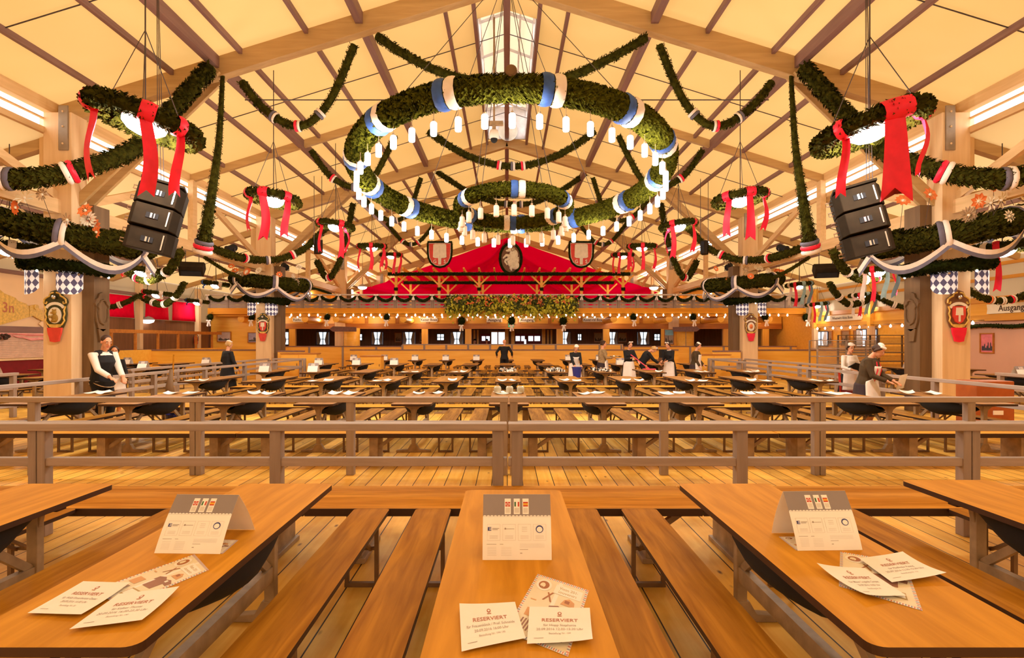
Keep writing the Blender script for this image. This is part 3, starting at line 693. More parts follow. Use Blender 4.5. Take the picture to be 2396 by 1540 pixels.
for px, l in ((1157, 'left Ausgang board above the exit'), (1233, 'right Ausgang board above the exit')): sign(pxd(px, YI), YI-.02, 3.02, 1.02, .27, 'Ausgang', l, X3, .25, shape='b')
t = thing('exit_sign', 'green illuminated emergency exit sign above the exit', 'sign', (pxd(1196, 35.98), 35.98, 2.58))
mb = MB(); mb.span((-.17, -.05, 0), (.17, .02, .22)); mb.build('case', M['exit'], t)
mb = MB(); mb.ball((-.075, -.055, .165), (.018, .006, .018), 8, 5); mb.bar((-.07, -.055, .14), (-.09, -.055, .085), .03, .006, Y3); mb.bar((-.09, -.055, .085), (-.06, -.055, .03), .018, .006, Y3); mb.bar((-.09, -.055, .085), (-.125, -.055, .05), .018, .006, Y3); mb.prism([(.0, .10), (.05, .15), (.05, .12), (.13, .12), (.13, .08), (.05, .08), (.05, .05)], (0, -.058, 0), X3, Z3, (0, .006, 0))
mb.build('pictogram', mat('exit_white', (.9, .95, .9), .4, emit=1.2), t)
# gallery deck, fascia, balustrade
YG = 32.5; GX = 17.1
mb = MB(); mb.span((-GX, YG+.12, 3.30), (GX, 47.9, 3.56)); mb.slot(1).span((-GX, YG, 3.24), (GX, YG+.12, 3.58)); mb.slot(1).span((-GX, YG+.3, 3.12), (GX, YG+.5, 3.3))
struct(mb.build('floor_gallery', [M['pined'], M['fascia']]))
bal = thing('gallery_balustrade', 'grey carved wooden balustrade along the gallery front', 'balustrade', (-GX, YG+.2, 3.56))
mb = MB(); mb.span((0, -.09, .76), (2*GX, .09, .83)); mb.build('top_rail', wood('rail_pale', (.55, .47, .40), (.66, .57, .49), .6, 'X', 3), bal)
nb_ = 32; bw = 2*GX/nb_
mb = MB(); mb.span((-.05, -.05, 0), (.05, .05, .76)); pm = mb.mesh('post', M['railz'])
mb = MB()
for z0, h in ((.03, .19), (.228, .20), (.436, .18)):
    pl = [(.06, z0)]
    top = []; bot = []
    for q in range(17):
        u = q/16; xx = .06+(bw-.12)*u; ct = .022*(1 if .12 < u < .88 else .0)*(1+.8*math.cos((u-.5)*4*math.pi)); bot.append((xx, z0+ct)); top.append((xx, z0+h-ct))
    mb.prism(bot+top[::-1], (0, -.02, 0), X3, Z3, (0, .04, 0))
pn = mb.mesh('slat_panel', M['rail'])
for k in range(nb_+1):
    o = bpy.data.objects.new('post', pm); COL.objects.link(o); o.parent = bal; o.location = (k*bw, 0, 0)
    if k < nb_: o = bpy.data.objects.new('slat_panel', pn); COL.objects.link(o); o.parent = bal; o.location = (k*bw, 0, 0)
# fir swags with white bows along the rail
mb = MB(); fir(mb, [(bw*u/12, -.14, .74-.30*math.sin(math.pi*u/12)) for u in range(13)], .10, 260, 7); sm = mb.mesh('swag', M['needled'])
mb = MB(); mb.ball((-.07, -.22, .76), (.08, .04, .05), 8, 5); mb.ball((.07, -.22, .76), (.08, .04, .05), 8, 5); mb.prism([(-.02, 0), (-.1, -.26), (-.02, -.3), (.02, 0)], (0, -.22, .76), X3, Z3, (0, .012, 0)); mb.prism([(.02, 0), (.09, -.27), (.02, -.3), (-.02, 0)], (0, -.24, .76), X3, Z3, (0, .012, 0)); bwm = mb.mesh('bow', M['white'], True)
for k in range(nb_):
    t = thing('fir_swag', 'dark fir swag with white bow on the gallery rail, %s from the left end' % ordw(k+1), 'garland', (-GX+k*bw, YG+.2, 3.56), 0, 'fir swags on the gallery rail')
    for nm, me in (('bough', sm), ('bow', bwm)): o = bpy.data.objects.new(nm, me); COL.objects.link(o); o.parent = t
# strings of bulbs
mb = MB(); mb.lathe([(.012, .06), (.02, .045), (.045, .0), (.05, -.03), (.03, -.07), (.004, -.08)], (0, 0, 0), 8); blb = mb.mesh('bulb', M['bulb'], True)
for y, z, x0, x1, n, lab in ((YG-.06, 3.19, -12.8, 16.0, 58, 'string of glowing bulbs under the gallery edge, upper row'), (YI-.35, 3.22, -13.6, 16.5, 64, 'string of glowing bulbs deep under the gallery, lower row')):
    t = thing('string_lights', lab, 'string lights', (0, y, z), 0, 'bulb strings')
    mb = MB(); mb.tube([(x0, 0, .07), (x1, 0, .07)], .012, 5); mb.build('cord', M['edge'], t)
    for k in range(n): o = bpy.data.objects.new('bulb', blb); COL.objects.link(o); o.parent = t; o.location = (x0+(x1-x0)*k/(n-1), 0, 0)
t = thing('string_lights', 'string of glowing bulbs below the right wall fascia', 'string lights', (AX-.3, 0, 2.40), 0, 'bulb strings')
mb = MB(); mb.tube([(0, 20.5, .07), (0, 32, .07)], .012, 5); mb.build('cord', M['edge'], t)
for k in range(15): o = bpy.data.objects.new('bulb', blb); COL.objects.link(o); o.parent = t; o.location = (0, 21+k*.75, 0)
for k in range(11):
    l = bpy.data.lights.new('bulb_light', 'POINT'); l.energy = 34; l.color = (1, .80, .55); l.shadow_soft_size = .15; o = bpy.data.objects.new('bulb_light', l); COL.objects.link(o); o.location = (-14.5+k*3.0, YI-1.0, 3.0)
for k, xx in enumerate((-15.4, -11.7, -9.9, -6.0, -2.6, 3.4, 6.2, 9.4, 12.4, 15.2)):
    mb = MB(); mb.lathe([(.05, -1.5), (.2, -1.45), (.2, 1.45), (.05, 1.5)], (0, 0, 0), 14, Matrix.Rotation(R(90), 3, 'X'))
    o = mb.build('log_bracket', M['pine'], smooth=False, loc=(xx, 34.4, 2.98)); struct(o)
def firball(xx, y, z, r, lab):
    t = thing('fir_ball', lab, 'decoration', (xx, y, z), 0, 'fir balls along the gallery edge'); mb = MB(); rnd = random.Random(int(xx*10))
    mb.ball((0, 0, 0), r*.7, 10, 7); vs = []; fs = []
    for k in range(420):
        d = Vector((rnd.gauss(0, 1), rnd.gauss(0, 1), rnd.gauss(0, 1))).normalized(); e = d.cross(Vector((.3, .2, .9))).normalized(); p = d*r*.62; q = d*r*(1+.25*rnd.random())+Vector((0, 0, -.03)); o = len(vs)
        vs += [p-e*.012, p+e*.012, q]; fs.append((o, o+1, o+2))
    mb.add(vs, fs); mb.build('fir_sprays', M['needled'], t)
    mb = MB(); mb.ball((-.07, -r*.8, -r*.9), (.08, .05, .05), 8, 5); mb.ball((.07, -r*.8, -r*.9), (.08, .05, .05), 8, 5); mb.prism([(-.04, 0), (-.12, -.3), (-.02, -.34), (.02, -.06), (.06, -.32), (.13, -.28), (.05, 0)], (0, -r*.8, -r*.9), X3, Z3, (0, .02, 0)); mb.build('bow', M['white'], t)
    mb = MB(); mb.tube([(0, 0, r*.5), (0, .12, r+.02), (0, .34, r+.04)], .01, 5); mb.build('hanger', M['wire'], t)
for k, px in enumerate((492, 590, 766, 905, 1080, 1197, 1318, 1482, 1622, 1790, 1886)):
    firball(pxd(px, 32.2), 32.2, 3.06 if k not in (4, 5, 6) else 2.84, .24 if k not in (4, 5, 6) else .3, 'round fir ball with white bow under the gallery edge, %s from the left' % ordw(k+1))
# flower box hung on the balustrade
t = thing('flower_box', 'long overflowing flower box hung on the gallery balustrade', 'planter', (.25, 32.22, 3.55))
mb = MB(); mb.span((-3.4, -.16, .0), (3.4, .16, .24)); mb.build('trough', M['pined'], t)
rnd = random.Random(11)
def clump(mb, c, r, n, droop, sz):
    vs = []; fs = []
    for k in range(n):
        d = Vector((rnd.gauss(0, 1), rnd.gauss(0, 1)*.6-.25, rnd.gauss(0, 1))).normalized(); p = Vector(c)+d*r*rnd.random()**.5; p.z -= droop*rnd.random()**2
        e = Vector((rnd.gauss(0, 1), rnd.gauss(0, 1), rnd.gauss(0, 1))).normalized(); g = d.cross(e).normalized(); s = sz*(.6+.8*rnd.random()); o = len(vs)
        vs += [p-g*s*.4, p+e*s*.5-Vector((0, 0, s*.3)), p+g*s*.4, p-e*s*.5]; fs.append((o, o+1, o+2, o+3))
    mb.add(vs, fs)
M['leafy'] = mat('yellow_green_leaf', (.52, .50, .04), .7, var=.45, scale=7)
M['leafd'] = mat('dark_leaf', (.06, .075, .012), .7, var=.5, scale=7)
for nm, m, n, rr, dr, sz in (('leaves', M['leafd'], 200, .42, .25, .16), ('leaves', M['leafy'], 190, .42, .55, .17)):
    mb = MB()
    for k in range(22): clump(mb, (-3.4+6.8*k/21+rnd.random()*.1, -.1-.1*rnd.random(), .28+.14*rnd.random()), rr, n, dr*(1 if k % 3 else 1.5), sz)
    o = mb.build(nm, m, t, recalc=False); o['kind'] = 'stuff'
for m, n in ((M['orange'], 16), (mat('rust_petal', (.45, .09, .04), .7), 9), (mat('apricot_petal', (.70, .30, .12), .7), 14)):
    mb = MB()
    for k in range(n):
        c = Vector((rnd.uniform(-3.4, 3.4), -.4-.1*rnd.random(), rnd.uniform(.15, .62)))
        for q in range(6): mb.ball(c+Vector((rnd.gauss(0, .07), rnd.gauss(0, .04), rnd.gauss(0, .05))), (.05, .04, .04), 6, 4)
    o = mb.build('blossoms', m, t); o['kind'] = 'stuff'
# pergola on the gallery
t = thing('pergola', 'open pine pergola with fir edged beams on the gallery', 'pergola', (0, 0, 3.56))
PX = (-7.2, -4.4, -1.8, 2.25, 4.85, 7.55)
for y, yy in ((37.0, 0), (42.6, 1)):
    for xx in PX:
        mb = MB(); mb.span((xx-.08, y-.08, 0), (xx+.08, y+.08, 2.45))
        for s in (-1, 1): mb.bar((xx, y, 1.75), (xx+s*.7, y, 2.42), .08, .1)
        mb.build('post', M['pine'], t)
        mb = MB(); rnd2 = random.Random(int(xx*7)); vs = []
        fir(mb, [(xx-.12, y-.1, 1.5), (xx+.12, y-.1, 1.5)], .13, 120, 3); mb.build('fir_bunch', M['needled'], t)
    mb = MB(); mb.span((-7.6, y-.08, 2.42), (7.95, y+.08, 2.6)); mb.build('beam', M['pine'], t)
    mb = MB(); fir(mb, [(-7.7+k*.49, y-.16, 2.47) for k in range(33)], .14, 110, 9+yy); mb.build('fir_edging', M['needled'], t)
for k in range(17):
    xx = -7.6+k*.97; mb = MB(); mb.prism([(36.2, .0), (36.5, -.12), (43.2, -.12), (43.2, .08), (36.2, .08)], (xx-.05, 0, 2.74), Y3, Z3, (.1, 0, 0)); mb.build('rafter', M['pine'], t)
# red cloth gable behind the pergola
def drape(u, v):
    xx = -14+28*u; zt = 9.85-.36*abs(xx); zb = 3.5; z = zb+(zt-zb)*v if zt > zb else zb
    k = abs(xx)
    fold = 0
    for q, (ax, az) in enumerate(((6.2, 6.6), (6.6, 5.9), (7.2, 4.9))):
        zc = az+(9.4-az)*max(0, 1-k/ax)**2.2 if k < ax else az+.55*(k-ax)**.8*.6
        fold += .55*math.exp(-((z-zc)/.14)**2)-.30*math.exp(-((z-zc+.36)/.2)**2)
    return (xx, 45-fold+.04*math.sin(xx*3), z)
mb = MB(); mb.grid(drape, 140, 60)
o = mb.build('red_drape', M['drape'], smooth=True, recalc=False); tag(o, 'huge red cloth drape filling the gable behind the pergola', 'drape')
# wooden cabins on the gallery
for s, l in ((-1, 'left'), (1, 'right')):
    t = thing('wooden_cabin', 'pine cabin with fir trimmed roof on the %s end of the gallery' % l, 'cabin', (s*13.5, 38.5, 3.56))
    mb = MB(); mb.span((-1.6, 0, 0), (1.6, 2.0, 1.35)); mb.prism([(-1.6, 1.35), (1.6, 1.35), (0.6, 1.7), (-.6, 1.7)], (0, 0, 0), X3, Z3, (0, 2.0, 0)); mb.build('wall', M['pine'], t)
    mb = MB(); fir(mb, [(-1.65, -.05, 1.3), (-1.1, -.05, 1.5), (-.6, -.05, 1.66), (.6, -.05, 1.66), (1.1, -.05, 1.5), (1.65, -.05, 1.3)], .10, 120, 4); mb.build('fir_edging', M['needled'], t)
    for q in (-1.1, 0, 1.1): mb = MB(); mb.lathe([(.2, -.03), (.26, -.03), (.26, .02), (.2, .02)], (q, 0, .95), 14, Matrix.Rotation(R(90), 3, 'X')); mb.build('porthole', M['cream'], t)
    mb = MB(); mb.ball((.2, -.12, 1.3), .14, 10, 6); mb.build('lamp_globe', M['lamp'], t)
# ---- partitions and serving points
def partition(x0, x1, y, h, lab, step=0, cap=.06, mcap='beamd'):
    t = thing('partition', lab, 'partition', (x0, y, 0), 0, 'pine partitions'); L = x1-x0
    mb = MB(); mb.span((0, -.03, 0), (L, .03, h-cap)); mb.build('panel', M['pine'], t)
    mb = MB(); mb.span((0, -.06, h-cap), (L, .06, h)); mb.build('cap', M[mcap], t)
    if step:
        n = int(L/step)
        for k in range(n+1): mb = MB(); mb.span((k*step-.06, -.05, 0), (k*step+.06, .0, h-cap)); mb.build('post', M['railz'], t)
    return t
partition(-8.6, 9.4, 31.2, 1.24, 'long pine partition behind the back hall row')
partition(-6.2, 6.9, 33.8, 1.52, 'higher pine partition with grey posts before the exit', 1.3, mcap='rail')
partition(-15.8, -6.25, 34.0, 1.40, 'pine partition under the gallery, left part', 2.0); partition(6.95, 17.3, 34.0, 1.40, 'pine partition under the gallery, right part', 2.0)
partition(-17.3, -11.05, 25.75, 1.33, 'pine partition closing the left aisle'); partition(11.05, 16.6, 25.75, 1.33, 'pine partition closing the right aisle')
partition(-9.9, -8.75, 24.6, 1.30, 'short pine partition inside the second left column'); partition(8.9, 10.1, 24.6, 1.30, 'short pine partition inside the second right column')
def cabinet(x0, x1, y0, y1, h, lab, door=True, shelf=0):
    t = thing('sideboard', lab, 'cabinet', ((x0+x1)/2, (y0+y1)/2, 0)); w = (x1-x0)/2; dp = (y1-y0)/2
    mb = MB(); mb.span((-w, -dp+.02, 0), (w, dp, h-.04)); mb.build('carcass', M['pine'], t)
    mb = MB(); mb.span((-w-.03, -dp-.02, h-.04), (w+.03, dp+.02, h)); mb.build('top', M['pined'], t)
    n = max(1, int(2*w/.6))
    for k in range(n):
        a = -w+2*w*k/n; b = -w+2*w*(k+1)/n; mb = MB(); mb.span((a+.02, -dp-.005, .08), (b-.02, -dp+.02, h-.08)); d = mb.build('door', M['pine'], t); mb = MB(); mb.box((b-.07, -dp-.02, h*.6), (.02, .03, .1)); mb.build('handle', M['steel'], d)
    return t
cabinet(-9.5, -8.0, 23.9, 24.4, 1.2, 'pine sideboard with doors near the second left column'); cabinet(-6.5, -5.6, 25.3, 25.9, 1.05, 'pine service cabinet left of the back tables')
cabinet(8.0, 9.4, 23.9, 24.4, 1.15, 'pine sideboard near the second right column'); cabinet(6.2, 6.9, 25.2, 25.8, .85, 'low brown cabinet right of the back tables')
t = thing('till_stand', 'dark till on a stand near the second right column', 'till', (6.75, 24.3, 0)); mb = MB(); mb.span((-.2, -.2, 1.0), (.2, .2, 1.35)); mb.build('till_case', M['black'], t); mb = MB(); mb.span((-.22, -.22, 0), (.22, .22, 1.0)); mb.build('stand', M['brown'], t)
# crate racks in the right aisle
for k, (xx, y, w, h, l) in enumerate(((12.9, 21.9, 2.2, 1.74, 'pale wire crate rack before the right wall'), (14.8, 22.9, 2.6, 1.95, 'dark crate rack behind the pale wire rack'))):
    t = thing('crate_rack', l, 'rack', (xx, y, 0)); m = M['tin'] if k == 0 else M['cold']
    for a in (-w/2, 0, w/2):
        mb = MB(); mb.span((a-.025, -.3, 0), (a+.025, -.25, h)); mb.span((a-.025, .25, 0), (a+.025, .3, h)); mb.build('upright', m, t)
    for q in range(6):
        mb = MB(); z = .18+q*(h-.2)/5; mb.span((-w/2, -.3, z), (w/2, .3, z+.03)); mb.build('shelf', m, t)
        mb = MB()
        for a in range(8): mb.tube([(-w/2, -.31, z+.05+a*.03), (w/2, -.31, z+.05+a*.03)], .006, 4)
        if q < 5: mb.build('wire_front', m, t)
t = thing('fire_extinguisher', 'red fire extinguisher hung on the grey post left of the gallery', 'fire extinguisher', (-17.36, 31.745, 1.5)); mb = MB(); mb.lathe([(.02, 0), (.09, .03), (.09, .42), (.04, .5), (.02, .52)], (0, 0, 0), 12); mb.build('cylinder', M['gs'], t, smooth=True); mb = MB(); mb.tube([(0, 0, .52), (.08, 0, .56), (.13, 0, .45), (.12, 0, .2)], .015, 6); mb.span((-.03, -.05, .52), (.03, .05, .58)); mb.build('hose', M['black'], t)
picture(-16.6, 33.4, 1.95, .82, .62, 'framed brown town view on the pine wall left of the gallery', X3, (.55, .42, .38), (.08, .03, .02)); picture(-14.9, 33.4, 1.9, .62, .62, 'framed bluish tower view on the pine wall left of the gallery', X3, (.36, .32, .42), (.08, .07, .14))
mb = MB(); mb.span((-17.4, 33.45, 0), (-13.6, 33.55, 3.2)); struct(mb.build('wall_gallery_left', M['pine'])); 
# ================================================================ HANGING DECORATION
def ring_pts(rad, n, tilt=(0, 0), c=(0, 0, 0)):
    q = Euler((R(tilt[0]), R(tilt[1]), 0)).to_matrix()
    return [q @ Vector((rad*math.sin(2*math.pi*k/n), -rad*math.cos(2*math.pi*k/n), 0))+Vector(c) for k in range(n)]
def wrap(parent, pts, k, r, m1, m2, w=.2, names=('blue_ribbon', 'white_ribbon')):
    n = len(pts); c = pts[k % n]; t = (pts[(k+1) % n]-pts[(k-1) % n]).normalized()
    for s, m, nm in ((-1, m1, names[0]), (1, m2, names[1])):
        mb = MB(); a = c+t*(s*w*.02 if s > 0 else -w*.5); b = c+t*(w*.5 if s > 0 else -w*.02)
        mb.tube([a, a+(b-a)*.3, a+(b-a)*.7, b], [r*1.05, r*1.13, r*1.12, r*1.05], 12, caps=False); mb.build(nm, m, parent, smooth=True)
def chandelier(lab, c, rad, r, tilt, nb, off, nl, on, drop, seed, bw, anchors, ln):
    t = thing('ring_chandelier', lab, 'chandelier', c, 0, 'fir ring chandeliers')
    pts = ring_pts(rad, 96, (tilt, 0))
    mb = MB(); fir(mb, pts, r, 900 if rad > 2 else 700, seed, True, ln); mb.build('fir_ring', M['needleg'], t)
    for k in range(nb): wrap(t, pts, round(96*(off/360+k/nb)), r, M['blue'], M['white'], bw)
    mb = MB(); mb.lathe([(.006, .0), (.045, -.0), (.056, -.015), (.058, -.03), (.058, -.215), (.05, -.235), (.006, -.24)], (0, 0, -drop), 12); lm = mb.mesh('lamp', M['lamp' if on else 'lampoff'], True)
    mb = MB(); mb.tube([(0, 0, 0), (0, 0, -drop)], .006, 5); mb.lathe([(.025, -drop-.0), (.025, -drop+.04), (.008, -drop+.05)], (0, 0, 0), 8); cm = mb.mesh('cord', M['leg'])
    lp = ring_pts(rad, nl, (tilt, 0))
    for p in lp:
        o = bpy.data.objects.new('lamp', lm); COL.objects.link(o); o.parent = t; o.location = p-Vector((0, 0, r*.7))
        q = bpy.data.objects.new('cord', cm); COL.objects.link(q); q.parent = o
    for a in anchors:
        for k in (12, 36, 60, 84): mb = MB(); mb.tube([pts[k], Vector(a)-Vector(c)], .008, 5); mb.build('suspension_cable', M['wire'], t)
    return t
big = chandelier('huge fir ring chandelier with blue white ribbons and glowing lamps', (.09, 13.0, 5.55), 3.42, .245, -7.7, 13, -18, 46, True, .26, 21, .40, [(0, 13.2, 10.3)], .12)
mb = MB(); mb.lathe([(.05, -.12), (.10, -.10), (.10, .10), (.07, .12)], (-.02, -3.5, .66), 16, Matrix.Rotation(R(90), 3, 'X')); mb.lathe([(.04, -.13), (.065, -.135), (.065, -.11)], (-.02, -3.5, .66), 16, Matrix.Rotation(R(90), 3, 'X')); mb.build('winch_drum', M['cold'], big)
sml = chandelier('small fir ring with unlit cream lamps hanging inside the huge ring', (.15, 13.0, 4.78), 1.2, .17, -5, 6, 2, 20, False, .2, 22, .30, [(0, 13.2, 10.3)], .09)
for k in range(8):
    l = bpy.data.lights.new('ring_light', 'POINT'); l.energy = 170; l.color = (1, .90, .76); l.shadow_soft_size = .3
    o = bpy.data.objects.new('ring_light', l); COL.objects.link(o); o.parent = big; o.location = ring_pts(3.42, 8, (-7.7, 0))[k]-Vector((0, 0, .75))
# dome camera and its pipe
t = thing('dome_camera', 'white dome security camera on a pipe below the ridge', 'camera', tuple(P(1156, 320, 15)))
mb = MB(); mb.lathe([(.02, .2), (.10, .17), (.13, .08), (.13, -.04), (.10, -.06)], (0, 0, 0), 16); mb.build('housing', M['white'], t, smooth=True)
mb = MB(); mb.ball((0, -.01, -.07), (.095, .095, .10), 14, 8); mb.build('dome', M['black'], t, smooth=True)
mb = MB(); mb.tube([(0, 0, .2), (0, 0, .30)], .05, 8); mb.span((-.24, -.06, .30), (.24, .06, .40)); mb.tube([(0, .02, .4), (0, .02, 1.2), (0, .1, 3.2)], .025, 8); mb.build('pipe_mount', M['leg'], t)
t = thing('ceiling_fan', 'round ventilator with blue white glow in the roof lantern', 'fan', (.05, 24.55, 10.75)); mb = MB(); mb.lathe([(.36, -.04), (.42, -.04), (.42, .04), (.36, .04)], (0, 0, 0), 24, Matrix.Rotation(R(90), 3, 'X')); mb.build('fan_ring', M['chrome'], t)
mb = MB(); mb.lathe([(.01, 0), (.36, 0), (.36, .02)], (0, 0, 0), 24, Matrix.Rotation(R(90), 3, 'X')); mb.build('fan_light', M['glass'], t)
for k in range(5): mb = MB(); a = k*1.2566; mb.bar((.05*math.cos(a), -.03, .05*math.sin(a)), (.33*math.cos(a+.2), -.03, .33*math.sin(a+.2)), .12, .015, (0, 1, 0)); mb.build('fan_blade', M['menu'], t)

# ---- wreath lamps
def ribbon_tail(l, w, seed, m, fork=True):
    rnd = random.Random(seed); mb = MB(); n = 10; ph = rnd.random()*6; vs = []; fs = []
    for i in range(n+1):
        u = i/n; z = -l*u; ww = w*(.8+.35*u); sx = .04*math.sin(ph+u*4); yy = .05*math.sin(ph*2+u*5)
        zz = (0, .0 if i < n else w*.55, 0)
        for j, q in enumerate((-.5, 0, .5)): vs.append((q*ww+sx, yy+.03*math.sin(ph+q*5+u*3), z+(zz[j] if fork else 0)))
    for i in range(n):
        for j in range(2): a = i*3+j; fs.append((a, a+1, a+4, a+3))
    mb.add(vs, fs); return mb.mesh('ribbon', m, True)
TAILS = {}
def tail(m, k, l=.95, w=.17):
    key = (m, k, l, w)
    if key not in TAILS: TAILS[key] = ribbon_tail(l, w, k+1, M[m])
    return TAILS[key]
WM = {}
def wreath_lamp(lab, c, rad, tails, tilt=(0, 0), top=None, grp='fir wreath lamps', rz=0, watt=0, rr=None):
    t = thing('wreath_lamp', lab, 'lamp', c, R(rz), grp); r = rr or rad*.19; q = Euler((R(tilt[0]), R(tilt[1]), 0))
    key = (round(rad, 2), rr)
    if key not in WM:
        mb = MB(); fir(mb, ring_pts(rad, 36), r, 330, 31, True, r*.75); w = mb.mesh('fir_wreath', M['needle'])
        mb = MB(); mb.lathe([(.02, .16), (rad*.2, .12), (rad*.42, .03), (rad*.46, -.02)], (0, 0, 0), 20); s = mb.mesh('lamp_shade', M['menu'], True)
        mb = MB(); mb.lathe([(rad*.45, -.02), (rad*.43, -.10), (rad*.30, -.18), (rad*.12, -.22), (.01, -.225)], (0, 0, 0), 20); g = mb.mesh('lamp_globe', M['lamp'], True)
        WM[key] = (w, s, g)
    for nm, me in zip(('fir_wreath', 'lamp_shade', 'lamp_globe'), WM[key]):
        o = bpy.data.objects.new(nm, me); COL.objects.link(o); o.parent = t; o.rotation_euler = q
    for k, (ang, m, l, w) in enumerate(tails):
        p = q.to_matrix() @ Vector((rad*math.sin(R(ang)), -rad*math.cos(R(ang)), 0)); o = bpy.data.objects.new('ribbon', tail(m, k, l, w)); COL.objects.link(o); o.parent = t; o.location = p+Vector((0, -.0, -r*.8)); o.rotation_euler = (0, 0, R(ang*.6))
        tg = q.to_matrix() @ Vector((math.cos(R(ang)), math.sin(R(ang)), 0)); mb = MB(); mb.tube([p-tg*w*.55, p-tg*w*.2, p+tg*w*.2, p+tg*w*.55], [r*1.1, r*1.2, r*1.2, r*1.1], 10, caps=False); mb.build('ribbon_loop', M[m], t, smooth=True)
    h = (top or (c[2]+2.5))-c[2]
    mb = MB(); mb.tube([(0, 0, .1), (0, 0, h)], .012, 5)
    for a in (0, 120, 240): p = q.to_matrix() @ Vector((rad*math.sin(R(a+30)), -rad*math.cos(R(a+30)), 0)); mb.tube([p, (0, 0, min(h, 1.5))], .008, 4)
    mb.build('suspension_wires', M['wire'], t)
    if watt:
        l = bpy.data.lights.new('lamp_light', 'POINT'); l.energy = watt; l.color = (1, .90, .76); l.shadow_soft_size = .3
        o = bpy.data.objects.new('lamp_light', l); COL.objects.link(o); o.parent = t; o.location = (0, 0, -.4)
    return t
RW = [(-58, 'redr', 1.15, .2), (62, 'redr', 1.2, .18), (-150, 'redr', .9, .16), (150, 'redr', .9, .16)]
nw = [((340, 285, 9.3), .74, (-3, 15), [(-48, 'redr', 1.15, .24), (35, 'redr', 1.2, .20), (70, 'redr', 1.0, .14)]), ((640, 465, 14.9), .60, (-3, 6), [(-52, 'redr', .9, .16), (0, 'redr', 1.15, .22), (52, 'redr', .95, .17)]),
      ((785, 528, 20.4), .58, (-2, 6), [(-45, 'redr', 1.0, .16), (35, 'redr', 1.15, .17), (150, 'redr', .8, .15)]), ((870, 577, 26), .58, (4, 0), [(-60, 'redr', 1.0, .15), (10, 'redr', 1.05, .15), (70, 'redr', .9, .15)]), ((915, 597, 31.6), .55, (4, 0), [(-70, 'redr', .9, .14), (-20, 'redr', .8, .14), (30, 'redr', 1, .14), (75, 'redr', .95, .14)])]
for k, ((px, py, d), rad, tl, tails) in enumerate(nw):
    for s, sd in ((-1, 'left'), (1, 'right')):
        p = P(px, py, d); p.x = -p.x if s > 0 else p.x
        if s > 0 and k == 0: p = P(2035, 300, 9.3)
        tt = tails if s < 0 else [(-a, m, l, w) for a, m, l, w in tails]
        if s > 0 and k == 0: tt = [(-62, 'redr', .95, .13), (-6, 'redr', 1.3, .40), (66, 'redr', .95, .12)]
        wreath_lamp('fir wreath lamp with red ribbons, %s side of the nave, %s from the camera' % (sd, ordw(k+1)), tuple(p), rad, tt, (tl[0], -s*tl[1]), rz_(p.x)-.05, watt=(420, 280, 150, 90, 60)[k])
aw = [((22, 578, 13.5), .62), ((335, 632, 18.5), .55), ((505, 664, 26), .50), ((368, 686, 25), .5), ((462, 705, 31), .5)]
for k, ((px, py, d), rad) in enumerate(aw):
    p = P(px, py, d); wreath_lamp('fir wreath lamp in the left aisle, %s' % ['cut by the frame edge', 'before the red panels', 'near the gallery end', 'above the middle red panel', 'beside the grey gallery post'][k], tuple(p), rad, [(-40, 'redr' if k % 2 else 'blue', .22, .14), (45, 'white', .22, .14)], (0, 6), az_(p.x)-.04, 'aisle wreath lamps', watt=200 if k < 2 else 50)
aw = [((2345, 580, 13.5), .60), ((2052, 632, 18.5), .55), ((1870, 666, 26), .5), ((2018, 690, 27), .5), ((1912, 712, 31), .5)]
for k, ((px, py, d), rad) in enumerate(aw):
    p = P(px, py, d); wreath_lamp('ribboned fir wreath lamp in the right aisle, %s' % ['cut by the frame edge', 'left of the checked lantern', 'near the gallery end', 'before the wooden post', 'lowest, by the gallery corner'][k], tuple(p), rad, [(-75, 'white', .9, .13), (-45, 'redr', .95, .12), (-8, 'skyc' if 'skyc' in M else 'white', .9, .14), (35, 'blue2' if 'blue2' in M else 'bluegrey', .9, .16), (80, 'redr', .8, .11)] if k else [(-70, 'white', .7, .12), (-50, 'redr', .95, .12), (60, 'bluegrey', .8, .17)], (0, -5), az_(p.x)-.04, 'aisle wreath lamps', watt=200 if k < 2 else 50)
for k, (px, py, d, l) in enumerate(((232, 736, 23.5, 'left'), (345, 748, 27.5, 'right'), (848, 671, 38, 'before the red drape, left'), (1530, 672, 38, 'before the red drape, right'))):
    p = P(px, py, d); t = thing('pendant_lamp', 'plain white dome pendant lamp '+(l if k > 1 else 'under the red wall panels, %s one' % l), 'lamp', tuple(p), 0, 'plain pendant lamps')
    mb = MB(); mb.lathe([(.02, .18), (.22, .10), (.33, 0), (.33, -.02)], (0, 0, 0), 18); mb.build('lamp_shade', M['menu'], t, smooth=True)
    mb = MB(); mb.lathe([(.30, -.02), (.26, -.12), (.12, -.18), (.01, -.19)], (0, 0, 0), 18); mb.build('lamp_globe', M['lamp'], t, smooth=True)
    if k > 1:
        l = bpy.data.lights.new('lamp_light', 'POINT'); l.energy = 420; l.color = (1, .90, .76); l.shadow_soft_size = .3; q_ = bpy.data.objects.new('lamp_light', l); COL.objects.link(q_); q_.parent = t; q_.location = (0, 0, -.35)
    mb = MB(); mb.tube([(0, 0, .15), (0, 0, (az_(p.x) if k < 2 else rz_(p.x))-p.z)], .012, 5); mb.build('cord', M['wire'], t)

